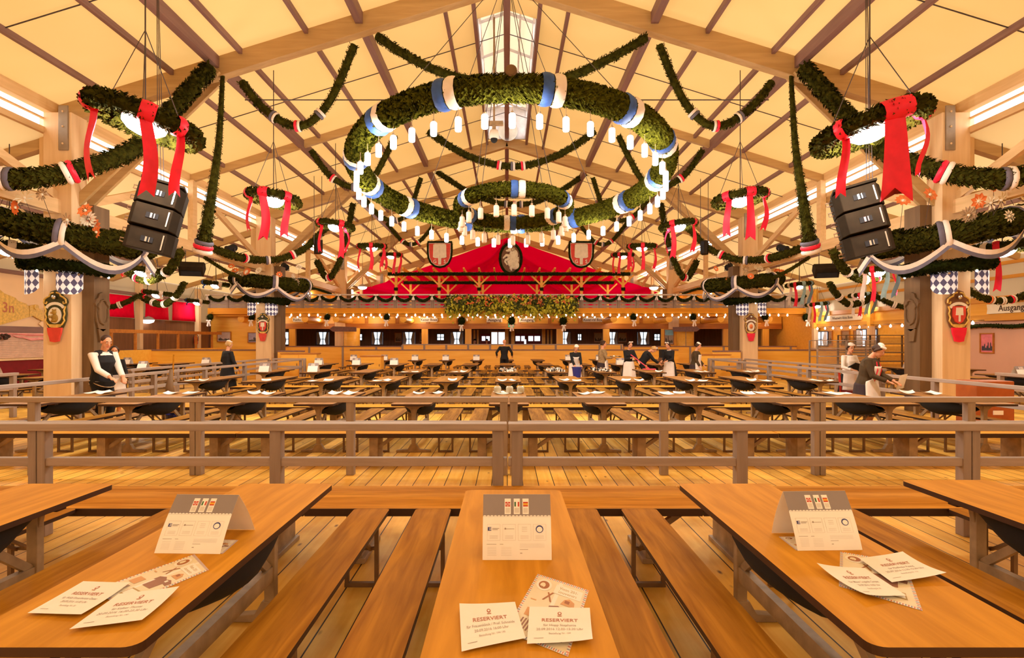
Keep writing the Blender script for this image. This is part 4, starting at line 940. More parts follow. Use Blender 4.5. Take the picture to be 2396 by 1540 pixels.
# ---- garland swags
RB = {'b': ('bluegrey', 'white'), 'r': ('redr', 'white'), 'u': ('blue', 'white'), 'w': ('white', 'white'), 'o': ('orange', 'white')}
def garland(lab, pts, r, bands='', dens=260, seed=1, mirror=False, grp='fir garlands', n=30, world=False, m='needle', span=(.36, .64)):
    q = [Vector(p) if world else P(*p) for p in pts]
    if mirror: q = [Vector((-p.x, p.y, p.z)) for p in q]
    q = curve3(q, n); o = q[0].copy(); q = [p-o for p in q]
    rs = r if not isinstance(r, (list, tuple)) else [r[0]+(r[1]-r[0])*i/(len(q)-1) for i in range(len(q))]
    t = thing('fir_garland', lab, 'garland', o, 0, grp)
    mb = MB(); fir(mb, q, rs, dens, seed, False, None); mb.build('fir_bough', M[m], t)
    for k, ch in enumerate(bands):
        f = span[0]+(span[1]-span[0])*(k/(len(bands)-1) if len(bands) > 1 else .5); i = min(len(q)-2, max(1, int(f*(len(q)-1)))); tt = (q[i+1]-q[i-1]).normalized(); rr = rs[i] if isinstance(rs, list) else rs
        for s, mm, nm in zip((-1, 1), RB[ch], ('ribbon_band', 'ribbon_band')):
            w = max(.07, rr*.55); a = q[i]+tt*(-w if s < 0 else .005); b = q[i]+tt*(-.005 if s < 0 else w); mb = MB(); mb.tube([a, a+(b-a)*.3, a+(b-a)*.7, b], [rr*1.08, rr*1.2, rr*1.2, rr*1.08], 10, caps=False); mb.build(nm, M[mm], t, smooth=True)
    return t
both = [('swag between the main purlins under the nearest rafter', [(566, 192, 13.5), (612, 250, 13.5), (672, 290, 13.5), (722, 288, 13.5), (775, 230, 13.5), (829, 106, 13.5)], .115, 'brb'),
        ('slanting swag beside the huge ring under the second bay', [(728, 352, 19.2), (772, 412, 19.4), (828, 438, 19.5), (872, 418, 19.5), (925, 318, 19.2)], .125, 'rbr'),
        ('short swag below the huge ring in the third bay', [(852, 462, 25), (888, 505, 25), (928, 516, 25), (958, 492, 25), (985, 416, 24.8)], .12, 'rbr'),
        ('far short swag before the shield', [(905, 522, 30.5), (938, 562, 30.5), (962, 572, 30.5), (985, 562, 30.5), (1012, 530, 30.5)], .12, 'rbr'),
        ('thick garland crossing the first column at wreath height', [(492, 158, 13.4), (410, 250, 12.9), (325, 340, 12.3), (225, 385, 11.8), (120, 412, 11.4), (15, 418, 11.2), (-70, 398, 11.0)], .20, 'rb'),
        ('garland sweeping to the second column', [(482, 575, 20), (545, 598, 21), (600, 608, 22), (655, 606, 22.5), (715, 580, 23), (768, 526, 23.4)], .15, 'rbr'),
        ('hanging loop beyond the second column', [(826, 476, 26.5), (808, 570, 27), (785, 632, 27.4), (764, 650, 27.6), (742, 612, 28)], .16, 'br'),
        ('aisle swag below the loudspeakers', [(422, 588, 17.5), (395, 632, 18.3), (350, 655, 18.9), (312, 645, 19.2), (286, 618, 19.5)], .14, 'wor'),
        ('low aisle swag toward the side wall', [(432, 662, 25.5), (412, 692, 25.8), (385, 712, 26), (350, 705, 26.2), (328, 690, 26.4)], .15, 'www'),
        ('lowest aisle swag along the side wall', [(325, 692, 24.5), (285, 712, 24.2), (250, 719, 24), (215, 712, 23.6), (180, 690, 23)], .13, 'wow'),
        ('thin aisle swag beside the second column', [(478, 602, 21.5), (540, 640, 22.5), (585, 655, 24), (610, 640, 25)], .085, '')]
for k, (w, pts, r, b) in enumerate(both):
    for mir, sd in ((False, 'left'), (True, 'right')):
        garland('fir garland, %s half: %s' % (sd, w), pts, r, b, 240, 40+k, mir, span=(.30, .70) if k != 4 else (.62, .86))
garland('fir swag passing behind the near edge of the huge ring', [(882, 84, 13.5), (960, 135, 13.5), (1060, 178, 13.5), (1195, 196, 13.5), (1320, 182, 13.5), (1420, 140, 13.5), (1512, 88, 13.5)], .125, '', 240, 71, n=40)
garland('fir swag seen through the huge ring, red and blue ribbons', [(1002, 308, 20.2), (1080, 358, 20.2), (1150, 383, 20.2), (1200, 389, 20.2), (1250, 383, 20.2), (1320, 356, 20.2), (1392, 308, 20.2)], .14, 'rbr', 240, 72, n=40, span=(.40, .60))
garland('distant fir swag seen through the small ring', [(1022, 402, 27), (1095, 448, 27), (1160, 474, 27), (1205, 478, 27), (1250, 474, 27), (1310, 448, 27), (1376, 402, 27)], .15, 'brb', 200, 73, n=40, span=(.42, .58))
garland('dark garland rising from the front left column ring to the frame edge', [(215, 690, 22), (120, 600, 20), (30, 520, 14), (-40, 480, 12)], .09, '', 180, 74)
garland('bough at the upper right above the flower ring, cut by the frame', [(2325, 508, 13), (2362, 494, 12.7), (2410, 478, 12.4)], .11, '', 220, 75)
garland('garland with yellow and blue ribbons above the Ausgang board', [(2258, 675, 19), (2300, 697, 19), (2345, 704, 19), (2400, 690, 19), (2440, 660, 19)], .12, 'owr', 220, 76)
for mir, sd in ((False, 'left'), (True, 'right')):
    garland('plumb hanging garland thickening downward, %s half' % sd, [(521, 176, 13.75), (512, 330, 13.7), (496, 450, 13.8), (482, 540, 13.9), (474, 586, 14.0)], (.06, .20), 'br', 260, 77, mir, span=(.90, .965))

# ---- column decorations
def lozenge():
    m, nt, b = _nt('lozenge_cloth'); N = nt.nodes; L = nt.links; tc = N.new('ShaderNodeTexCoord'); s = N.new('ShaderNodeSeparateXYZ'); L.new(tc.outputs['UV'], s.inputs[0])
    def mth(op, a, bb):
        n = N.new('ShaderNodeMath'); n.operation = op
        for i, v in enumerate((a, bb)):
            if isinstance(v, (int, float)): n.inputs[i].default_value = v
            else: L.new(v, n.inputs[i])
        return n.outputs[0]
    u = mth('MULTIPLY', s.outputs['X'], 4.5); v = mth('MULTIPLY', s.outputs['Y'], 2.9)
    a = mth('FLOOR', mth('ADD', u, v), 0); c = mth('FLOOR', mth('SUBTRACT', u, v), 0)
    pa = mth('ABSOLUTE', mth('MODULO', a, 2), 0); pc = mth('ABSOLUTE', mth('MODULO', c, 2), 0); k = mth('ABSOLUTE', mth('MODULO', mth('ADD', a, c), 2), 0)
    mx = N.new('ShaderNodeMixRGB'); L.new(k, mx.inputs[0]); mx.inputs[1].default_value = (.80, .77, .76, 1); mx.inputs[2].default_value = (.085, .075, .13, 1)
    L.new(mx.outputs[0], b.inputs['Base Color']); L.new(mx.outputs[0], b.inputs['Emission Color']); b.inputs['Emission Strength'].default_value = .45; b.inputs['Roughness'].default_value = .8
    return m
LZ = lozenge()
mb = MB(); nu, nv = 12, 8
def shade(u, v):
    a = R(-62+124*u); zb = -.56+.15*abs(2*u-1)**3; return (.29*math.sin(a), -.29*math.cos(a)+.14, zb*(1-v))
mb.grid(shade, nu, nv); LM = mb.mesh('lantern_shade', LZ, True); uv = LM.uv_layers.new()
for pl in LM.polygons:
    for li in pl.loop_indices:
        vi = LM.loops[li].vertex_index; i, j = divmod(vi, nv+1); uv.data[li].uv = (i/nu, -LM.vertices[vi].co.z/.56+0.0)
mb = MB(); mb.ball((0, 0, -.12), .06, 10, 6); LB = mb.mesh('lantern_bulb', M['bulb'], True)
def petals(mb, c, n, r, ax, w=.5):
    c = Vector(c); ax = Vector(ax).normalized(); u = ax.cross(Vector((.2, .3, 1))).normalized(); v = ax.cross(u)
    for k in range(n):
        a = 6.2832*k/n; d = u*math.cos(a)+v*math.sin(a); e = u*-math.sin(a)+v*math.cos(a); mb.add([c+d*r*.2, c+d*r*.65+e*r*w*.5+ax*r*.12, c+d*r+ax*r*.05, c+d*r*.65-e*r*w*.5+ax*r*.12], [(0, 1, 2, 3)])
def column_decor(s, y, big, sd, emblem, seed):
    x = s*10.55; sc = 1.0
    nm = 'nearest %s column' % sd if big else 'second %s column' % sd
    t = thing('flower_ring', 'thick fir ring with bunting and dried flowers round the '+nm, 'wreath', (s*10.3, y-.2, 4.28), 0, 'column flower rings')
    tl = (4, 12*-s if big else 6*-s)
    pts = ring_pts(1.42, 64, tl)
    mb = MB(); fir(mb, pts, .30, 420, seed, True, .13); mb.build('fir_ring', M['needle'], t)
    q = Euler((R(tl[0]), R(tl[1]), 0)).to_matrix()
    for k in range(6):
        a0 = k*60-30; vs = []; fs = []; mb = MB(); n = 14
        for i in range(n+1):
            u = i/n; a = R(a0+60*u); dr = .42*math.sin(math.pi*u)
            p = q @ Vector(((1.42+.24)*math.sin(a), -(1.42+.24)*math.cos(a), 0)); z0 = -.08-dr
            for z in (z0, z0-.10, z0-.10, z0-.19): vs.append(p+Vector((0, 0, z))-Vector((p.x, p.y, 0)).normalized()*(.04 if z != z0 else .0))
        for i in range(n): fs.append((i*4, i*4+1, i*4+5, i*4+4))
        mb.add(vs, fs); mb.slot(1).add(vs, [(i*4+2, i*4+3, i*4+7, i*4+6) for i in range(n)]); mb.build('bunting', [M['white'], M['bluegrey']], t, recalc=False)
        wrap(t, pts, int(64*(a0 % 360)/360), .30, M['bluegrey'], M['white'], .22, ('grey_ribbon', 'white_ribbon'))
    rnd = random.Random(seed)
    for k in range(13):
        a = R(-75+150*rnd.random()); hgt = .1+.9*rnd.random()**1.6; p = q @ Vector((1.45*math.sin(a), -1.45*math.cos(a)-.1, 0)); c = p+Vector((rnd.uniform(-.15, .15), -.15, hgt))
        mb = MB(); petals(mb, c, rnd.choice((8, 10, 14)), .13+.08*rnd.random(), (rnd.uniform(-.5, .5), -1, rnd.uniform(-.3, .8)), .6 if k % 3 == 0 else .35); fl = mb.build('flower', M['orange'] if k % 3 == 0 else M['straw'] if k % 3 == 1 else M['cream'], t, recalc=False)
        mb = MB(); mb.ball(c, .03, 8, 5); mb.build('flower_eye', M['cream'], fl)
        mb = MB(); mb.tube([p+Vector((0, 0, .1)), c], .006, 4); mb.build('stem', M['hairb'], fl)
    t = thing('column_wreath', 'flat fir wreath with tiny lights under the flower ring, '+nm, 'wreath', (s*10.5, y-.2, 3.50), 0, 'column wreaths')
    pts = ring_pts(.80, 40, (2, 5*-s)); mb = MB(); fir(mb, pts, .16, 380, seed+1, True, .09); mb.build('fir_wreath', M['needled'], t)
    for k in range(12): p = pts[(k*40//12) % 40]; mb = MB(); mb.ball(p*1.05+Vector((0, -.05, -.17)), .028, 7, 5); mb.build('fairy_light', M['bulb'] if k % 4 == 0 else M['straw'], t)
    for j, (dx, ang) in enumerate(((-.42, -28), (.42, 28))):
        t = thing('lantern', 'lit blue white lozenge lantern, %s one on the %s' % ('left' if j == 0 else 'right', nm), 'lantern', (x+dx*1.0+(.0), y-.62, 3.36), R(ang), 'lozenge lanterns')
        for n_, me in (('lantern_shade', LM), ('lantern_bulb', LB)): o = bpy.data.objects.new(n_, me); COL.objects.link(o); o.parent = t
        mb = MB(); mb.tube([(-.24, .02, 0), (-.12, -.11, .0), (0, -.15, 0), (.12, -.11, 0), (.24, .02, 0)], .012, 6); mb.tube([(0, -.15, 0), (0, .2, .02)], .012, 6); mb.build('lantern_frame', M['leg'], t)
    t = thing('crest_board', '%s crest board with red bow on the %s' % (emblem[0], nm), 'sign', (x, y-.47, 2.42), 0, 'column crest boards')
    o0 = Vector((0, 0, 0)); mY_ = Vector((0, -1, 0))
    out = [(0, .50), (.12, .46), (.17, .36), (.25, .31), (.29, .22), (.24, .12), (.26, -.05), (.24, -.22), (.17, -.38), (.0, -.46)]; out = out+[(-a, b) for a, b in out[::-1][1:-1]]
    mb = MB(); mb.prism(out, o0, X3, Z3, mY_*.04); mb.build('board', mat('crest_green', (.05, .05, .015), .5) if s < 0 else M['brown'], t)
    for sg in (-1, 1):
        mb = MB(); mb.tube([Vector((sg*a, -.05, b)) for a, b in ((.03, .44), (.11, .42), (.13, .36), (.19, .33), (.25, .28), (.26, .2), (.2, .18), (.19, .23))], .02, 6); mb.tube([Vector((sg*a, -.05, b)) for a, b in ((.24, .12), (.21, .02), (.23, -.06), (.2, -.14), (.22, -.22), (.15, -.32))], .018, 6); mb.build('scrollwork', M['gold'], t)
    mb = MB(); arc = [(.24*math.sin(R(a)), .03+.19*math.cos(R(a))) for a in range(-70, 71, 14)]; arc2 = [(.185*math.sin(R(a)), .02+.135*math.cos(R(a))) for a in range(70, -71, -14)]; mb.prism(arc+arc2, (0, -.04, 0), X3, Z3, mY_*.02); mb.build('banner_scroll', M['cream'], t)
    mb = MB(); mb.prism([(a, b) for a, b in ((-.16, -.30), (.16, -.30), (.13, -.36), (.0, -.40), (-.13, -.36))], (0, -.04, 0), X3, Z3, mY_*.02); mb.build('banner_scroll', M['gold'], t)
    kind = emblem[1]
    if kind == 'spade':
        sh = [(-.15, .12), (.15, .12), (.15, -.12), (.09, -.24), (0, -.29), (-.09, -.24), (-.15, -.12)]; mb = MB(); mb.prism(sh, (0, -.04, 0), X3, Z3, mY_*.03); e = mb.build('shield', M['gs'], t)
        mb = MB(); mb.prism([(-.075, .09), (.075, .09), (.085, -.09), (.02, -.09), (.02, -.24), (-.02, -.24), (-.02, -.09), (-.085, -.09)], (0, -.07, 0), X3, Z3, mY_*.015); mb.build('spade_emblem', M['bone'], e)
    else:
        mb = MB(); mb.prism([(.15*math.sin(R(a)), -.09+.19*math.cos(R(a))) for a in range(0, 360, 18)], (0, -.04, 0), X3, Z3, mY_*.025); e = mb.build('oval_field', M['cream'] if kind == 'bear' else M['bone'], t)
        mb = MB()
        if kind == 'bear': mb.ball((.01, -.07, -.16), (.08, .03, .10), 12, 8); mb.ball((.0, -.075, -.02), (.055, .03, .06), 10, 6); mb.ball((-.05, -.085, -.03), (.035, .02, .022), 8, 5); mb.ball((-.03, -.08, .04), .018, 6, 4); mb.ball((.035, -.08, .04), .018, 6, 4); mb.tube([(-.03, -.09, -.1), (-.09, -.1, -.14), (-.1, -.1, -.1)], .02, 6); mb.tube([(.04, -.08, -.2), (-.05, -.1, -.23)], .025, 6)
        else: mb.ball((0, -.07, -.08), (.075, .03, .10), 12, 8); mb.ball((0, -.09, -.09), (.018, .02, .03), 6, 4); mb.tube([(-.05, -.095, -.13), (0, -.10, -.12), (.05, -.095, -.13)], .012, 5)
        mb.build('emblem_figure', M['dgold'] if kind == 'bear' else M['orange'], e, smooth=True)
    mb = MB(); mb.ball((0, -.08, .33), .05, 10, 7); mb.build('knob', M['chrome'], t, smooth=True)
    if big:
        b2 = thing('crest_board', 'dark carved crest board on the inner face of the '+nm, 'sign', (s*9.93, y+.12, 2.42), 0, 'column crest boards')
        mb = MB(); mb.prism([(a*.9, c) for a, c in out], (0, 0, 0), Y3, Z3, (-s*.05, 0, 0)); mb.prism([(-.16, -.40), (.16, -.40), (.10, -.70), (-.10, -.70)], (-s*.0, 0, 0), Y3, Z3, (-s*.05, 0, 0)); mb.build('board', M['cold'], b2)
        mb = MB(); mb.tube([(-s*.06, a*.62, c*.62) for a, c in out], .03, 6, True); mb.build('scrollwork', M['cold'], b2)
    mb = MB(); mb.prism([(-.17, -.38), (.17, -.38), (.15, -.52), (.12, -.60), (.10, -.70), (0, -.72), (-.10, -.70), (-.12, -.60), (-.15, -.52)], (0, -.03, 0), X3, Z3, mY_*.05); mb.build('bow', M['gs'] if s < 0 else M['redr'], t)
column_decor(-1, 13.8, True, 'left', ('bear', 'bear'), 81); column_decor(1, 13.8, True, 'right', ('spade', 'spade'), 83)
column_decor(-1, 25.1, False, 'left', ('spade', 'spade'), 85); column_decor(1, 25.1, False, 'right', ('cream faced', 'face'), 87)

# ---- loudspeakers and spotlights
def line_array(lab, c, rz, lean):
    t = thing('line_array_speaker', lab, 'loudspeaker', c, R(rz), 'hanging loudspeakers'); q = Euler((R(-6), R(lean), 0)); 
    for k in range(3):
        z = .42-k*.42; y = .02*k*k
        mb = MB(); mb.prism([(-.40, .30), (.40, .30), (.40, -.04), (.30, -.26), (-.30, -.26), (-.40, -.04)], (0, y, z-.2), X3, Y3, (0, 0, .395)); b = mb.build('cabinet', M['spk'], t, bevel=.012); b.rotation_euler = (q.x+R(4*k), q.y, 0)
        mb = MB(); mb.span((-.10, y-.275, z-.05), (.10, y-.25, z+.05)); o = mb.build('port', M['black'], b)
        mb = MB(); mb.span((-.03, y-.285, z-.045), (.0, y-.262, z+.045)); mb.span((.03, y-.285, z-.045), (.045, y-.262, z+.045)); mb.build('badge', M['chrome'], b)
        mb = MB(); mb.span((.24, y-.282, z-.14), (.262, y-.255, z+.14)); mb.build('rigging_strip', M['chrome'], b)
        for zz in (-.1, .1):
          mb = MB(); mb.tube([(-.40, y+.1, z+zz-.03), (-.49, y+.1, z+zz-.02), (-.49, y+.1, z+zz+.04), (-.40, y+.1, z+zz+.04)], .014, 6)
          mb.build('handle', M['steel'], b)
    mb = MB(); mb.span((-.36, -.2, .66), (.36, .25, .70)); f = mb.build('rigging_frame', M['spk'], t); f.rotation_euler = q
    mb = MB(); top = 8.1-c[2]
    for dx in (-.05, .05, .0): mb.tube([(dx+.1, 0, .68), (dx*.3+.05, 0, top)], .007, 6)
    mb.build('chain', M['wire'], t)
    return t
line_array('hanging stack of three black loudspeakers below the left front wreath', tuple(P(362, 512, 10.6)), 22, 13); line_array('hanging stack of three black loudspeakers below the right front wreath', tuple(P(2020, 520, 10.6)), -22, -13)
def monitor(lab, p, rz, s=1.0, rot=(35, 0)):
    up = .95 if s == 1 else rz_(p.x)-p.z
    t = thing('monitor_speaker', lab, 'loudspeaker', tuple(p), R(rz), 'small hanging loudspeakers'); mb = MB(); mb.prism([(-.26*s, -.16*s), (.26*s, -.16*s), (.26*s, .06*s), (.08*s, .2*s), (-.26*s, .2*s)], (-.36*s, 0, 0), Y3, Z3, (.72*s, 0, 0)); o = mb.build('cabinet', M['spk'], t, bevel=.01); o.rotation_euler = (R(rot[0]), R(rot[1]), 0)
    mb = MB(); mb.span((-.3*s, -.29*s, -.12*s), (.3*s, -.262*s, .04*s)); mb.build('grille', M['black'], o)
    mb = MB(); mb.bar((-.2*s, 0, .15*s), (-.2*s, 0, up), .02, .02); mb.bar((.2*s, 0, .15*s), (.2*s, 0, up), .02, .02); mb.build('bracket', M['wire'], t)
monitor('wedge loudspeaker hung under the left girder, below the plumb garland', P(450, 628, 18.9), 18); monitor('wedge loudspeaker hung under the right girder, below the plumb garland', P(1932, 632, 18.9), -18)
monitor('small box loudspeaker by the second left column', P(744, 578, 23), 30, .75, (0, 90)); monitor('small box loudspeaker by the second right column', P(1648, 580, 23), -30, .75, (0, 90))
def spot(lab, p, rz):
    t = thing('spotlight', lab, 'spotlight', tuple(p), R(rz), 'spotlights on the girders'); ax = Euler((R(115), 0, 0)).to_matrix(); mb = MB(); mb.lathe([(.10, -.2), (.14, -.14), (.14, .14), (.16, .16), (.16, .2)], (0, 0, .2), 16, ax); mb.build('housing', M['black'], t); mb = MB(); mb.lathe([(.01, .19), (.15, .185), (.15, .195)], (0, 0, .2), 16, ax); mb.build('lens', M['chrome'], t)
    mb = MB(); mb.bar((-.2, 0, .2), (-.2, 0, -.02), .03, .02); mb.bar((.2, 0, .2), (.2, 0, -.02), .03, .02); mb.bar((-.2, 0, 0), (.2, 0, 0), .03, .02); mb.build('yoke', M['wire'], t)
for px, py, d, rz, l in ((546, 580, 21.8, -30, 'spotlight on the left girder before the second column'), (699, 600, 27, 40, 'spotlight on the left girder behind the second column'), (1838, 582, 21.8, 30, 'spotlight on the right girder before the second column'), (1682, 606, 27, -40, 'spotlight on the right girder behind the second column')):
    p = P(px, py, d); p.z = 5.06; p.x = 10.55*(1 if p.x > 0 else -1); spot(l, p, rz)

# ---- shields and the ram
def bordered(lab, nm, c, outl, m, border=.09, cat='sign', grp=None):
    t = thing(nm, lab, cat, c, 0, grp); mb = MB(); mb.prism(outl, (0, 0, 0), X3, Z3, (0, .06, 0)); mb.build('board', m, t)
    mb = MB(); pts = [Vector((a, .0, b)) for a, b in outl]; dense = []
    for a, b in zip(pts, pts[1:]+pts[:1]): dense += [a, a+(b-a)*.33, a+(b-a)*.66]
    fir(mb, dense, border, 420, 91, True, .05); mb.build('fir_border', M['needled'], t)
    mb = MB()
    for sx in (-1, 1): mb.tube([(sx*.5, .03, .6), (sx*.5, .03, rz_(c[0])-.4-c[2])], .01, 4)
    mb.build('hanging_wire', M['wire'], t); return t
half = [(0, -.78), (.3, -.72), (.55, -.52), (.70, -.2), (.74, .2), (.74, .78)]; shp = half+[(-a, b) for a, b in half[::-1][:-1]]
for px, l in ((1029, 'red shield with white spade and letters G S, left of the ram'), (1360, 'red shield with white spade and letters G S, right of the ram')):
    c = P(px, 596, 35.2); t = bordered(l, 'brewery_shield', tuple(c), shp, M['gs'], .08, grp='brewery shields'); n = mY
    mb = MB(); k = .9; rim = [(a*k, b*k+.0) for a, b in shp]; mb.tube([(a, -.02, b) for a, b in rim], .022, 6, True); mb.build('white_rim', M['bone'], t)
    mb = MB(); mb.prism([(-.40, .62), (-.28, .66), (.28, .66), (.40, .62), (.42, -.16), (.30, -.22), (.10, -.22), (.09, -.62), (-.09, -.62), (-.10, -.22), (-.30, -.22), (-.42, -.16)], (0, 0, 0), X3, Z3, (0, -.05, 0)); mb.bar((0, -.06, .6), (0, -.06, -.55), .03, .02); mb.build('spade', M['bone'], t, bevel=.012)
    mb = MB(); text(mb, 'G', .30, (-.30, -.012, -.43), X3, Z3, .02, .02); text(mb, 'S', .30, (.31, -.012, -.43), X3, Z3, .02, .02); mb.build('lettering', M['bone'], t)
c = P(1195, 605, 35.0); oval = [(.66*math.sin(R(a)), .93*math.cos(R(a))) for a in range(0, 360, 12)]
t = bordered('oval medallion with a pale rearing ram, edged with fir', 'ram_medallion', tuple(c), oval, M['brown'], .10)
mb = MB()
mb.ball((.12, -.08, -.12), (.36, .14, .48), 16, 10); mb.ball((.18, -.08, .22), (.27, .14, .34), 14, 9); mb.ball((.26, -.07, -.42), (.27, .13, .27), 14, 9); mb.ball((.0, -.12, .52), (.17, .10, .13), 12, 8); mb.ball((-.17, -.13, .46), (.14, .075, .075), 10, 6); mb.ball((-.02, -.10, .62), (.1, .07, .06), 10, 6)
mb.tube([(-.02, -.1, .12), (-.28, -.12, .18), (-.42, -.12, .04), (-.46, -.12, -.02)], [.12, .09, .055, .05], 8); mb.tube([(-.08, -.1, -.06), (-.32, -.12, -.12), (-.36, -.12, -.2), (-.25, -.13, -.36), (-.22, -.13, -.42)], [.11, .09, .06, .05, .055], 8); mb.tube([(.12, -.1, -.5), (.0, -.12, -.62), (.05, -.12, -.76)], [.14, .09, .05], 8)
rnd = random.Random(5)
for k in range(120):
    a = rnd.random()*6.28; p = Vector((.16+.33*math.cos(a)*rnd.random(), -.21, -.08+.62*math.sin(a)*rnd.random())); mb.ball(p, (.03, .02, .06), 5, 3)
mb.build('ram_relief', M['bone'], t, smooth=True)
mb = MB(); sp = [(.10+.13*(1-k/22)*math.cos(k*.42)+.02, -.20-.002*k, .50+.13*(1-k/22)*math.sin(k*.42)) for k in range(18)]; mb.tube(sp, [.045-.0018*k for k in range(18)], 7); mb.build('ram_horn', M['straw'], t, smooth=True)
# ================================================================ MENUS AND SHEETS
def menu(lab, xc, y0, ya, y1, za, w=.305, z0=.7815, rz=0., full=True):
    """paper tent card: front foot at y0, ridge at (ya, za), back foot at y1"""
    t = thing('menu_card', lab, 'menu', (xc, (y0+y1)/2, z0), R(rz), 'standing menu cards'); m = (y0+y1)/2; h = za-z0
    def face(ya_, yb_, s):
        bow = .012
        return lambda u, v: Vector((-w/2+w*u, (ya_+(yb_-ya_)*v)-m+s*bow*math.sin(math.pi*v), h*v))
    for nm, a, s in (('front_sheet', y0, -1), ('back_sheet', y1, 1)):
        f = face(a, ya, s); e = .0012
        mb = MB(); mb.grid(f, 4, 12)
        def art(q, l):
            n = Vector((0, (-1 if a == y0 else 1)*.9, .3)).normalized()
            return [f(x, y)+n*l for x, y in q]
        def rect(x0, yy0, x1, yy1, l): mb.grid(lambda u, v: art([(x0+(x1-x0)*u, yy0+(yy1-yy0)*v)], l)[0], 1, 5)
        ms = ['paper', 'menu', 'ink', 'dblue', 'green', 'fred', 'fyel', 'inkl', 'inkg']
        if a == y0:
            mb.slot(1); rect(0, .66, 1, 1, .0008)
            mb.slot(0)
            for k in range(19): c = (k+.5)/19; mb.add(art([(c+.026*math.cos(R(b)), .662+.022*math.sin(R(b))) for b in range(0, 181, 30)], .0012), [tuple(range(7))])
            if full or True:
                for k, c in enumerate((.365, .5, .63)):
                    mb.slot(0); rect(c-.046, .70, c+.046, .935, .0014)
                    if k == 0:
                        mb.slot(5); rect(c-.036, .815, c+.036, .885, .002); mb.slot(0); rect(c-.036, .838, c+.036, .862, .0025); rect(c-.008, .815, c+.008, .885, .0025); mb.slot(5); rect(c-.036, .845, c+.036, .855, .003); rect(c-.004, .815, c+.004, .885, .003)
                    elif k == 1: mb.slot(4); rect(c-.036, .815, c-.014, .885, .002); mb.slot(5); rect(c+.014, .815, c+.036, .885, .002)
                    else: mb.slot(5); rect(c-.036, .815, c+.036, .885, .002); mb.slot(6); rect(c-.036, .835, c+.036, .865, .0025)
                    mb.slot(7); rect(c-.034, .72, c+.034, .795, .002)
            if full:
                for k, c in enumerate((.16, .385, .61, .83)):
                    mb.slot(7)
                    for q in ((c-.095, .30, c+.095, .304), (c-.095, .546, c+.095, .55), (c-.095, .30, c-.092, .55), (c+.092, .30, c+.095, .55)): rect(*q, .001)
                    for r in range(3): rect(c-.06, .33+r*.02, c+.06, .336+r*.02, .001)
                mb.slot(3); rect(.075, .45, .125, .505, .0015); mb.slot(0); rect(.095, .462, .125, .472, .002); rect(.095, .484, .125, .494, .002); mb.slot(8); rect(.14, .482, .24, .490, .0015); rect(.14, .464, .22, .472, .0015)
                for q in ((.31, .475, .46, .481), (.32, .468, .34, .495)): rect(*q, .0015)
                for r in range(3): mb.slot(7); rect(.57, .44+r*.03, .65, .448+r*.03, .0015)
                mb.slot(3); mb.add(art([(.83+.055*math.sin(R(b)), .475+.058*math.cos(R(b))) for b in range(0, 360, 20)], .0015), [tuple(range(18))]); mb.slot(0); mb.add(art([(.83+.042*math.sin(R(b)), .470+.042*math.cos(R(b))) for b in range(0, 360, 24)], .002), [tuple(range(15))]); mb.slot(6); mb.add(art([(.80, .46), (.83, .445), (.86, .46), (.83, .49)], .0025), [(0, 1, 2, 3)])
                mb.slot(8); rect(.06, .24, .2, .246, .001); rect(.25, .24, .30, .246, .001); rect(.54, .16, .66, .166, .001); rect(.545, .10, .575, .112, .001)
                mb.slot(7)
                for r in range(6): rect(.07, .07+r*.025, .2, .075+r*.025, .001); rect(.27, .07+r*.025, .42, .075+r*.025, .001); rect(.54, .19+r*.012, .9, .193+r*.012, .001)
        elif full: mb.slot(5); rect(.03, .10, .28, .38, .001); mb.slot(8); [rect(.1, .5+.05*r, .8, .51+.05*r, .001) for r in range(6)]; rect(.05, .12, .95, .16, .001)
        o = mb.build(nm, [M[k] for k in ms], t, recalc=False)
        if full: o.modifiers.new('t', 'SOLIDIFY').thickness = .0006
    return t
menu('standing menu card on the central table, straight ahead', .045, 2.505, 2.60, 2.72, 1.045)
menu('standing menu card on the left-of-centre table', -1.445, 2.58, 2.75, 2.91, 1.003, rz=-2)
menu('standing menu card on the right-of-centre table', 1.485, 2.62, 2.75, 2.86, 1.02, rz=2)
TZp = .7812
def onT(px, py, z=TZp): d = (EYE-z)*F/(py-CY); return Vector(((px-CX)*d/F, d, z))
def sheet(nm, lab, cat, cs, lift, artfn, mats, grp, z=0., curl=None):
    c = [onT(*q) for q in cs]; o = sum(c, Vector())/4; c = [p-o for p in c]; cl = curl or (0, 0, 0, 0)
    def f(s, t, l=0.):   # s to the right, t up
        p = (c[3]*(1-s)+c[2]*s)*(1-t)+(c[0]*(1-s)+c[1]*s)*t
        e = 3
        k = cl[0]*((1-s)*t)**e+cl[1]*(s*t)**e+cl[2]*(s*(1-t))**e+cl[3]*((1-s)*(1-t))**e
        return p+Vector((0, 0, z+lift*(4*s*(1-s))*.25+k+l))
    mb = MB(); mb.grid(f, 14, 14); artfn(mb, f)
    ob = mb.build(nm, mats, None, recalc=False, loc=o); return tag(ob, lab, cat, grp)
def ftext(mb, f, s, size, cx, cy, w=None, bold=0.):
    """lettering bent with the sheet; cx, cy and size in sheet fractions"""
    tb = MB(); text(tb, s, 1, (0, 0, 0), X3, Y3, 0, bold); xs = [v[0] for v in tb.v]; wd = max(xs)-min(xs); k = w/wd if w else size*.5
    mb.add([f(cx+v[0]*k, cy+v[1]*size, .0009) for v in tb.v], tb.f)
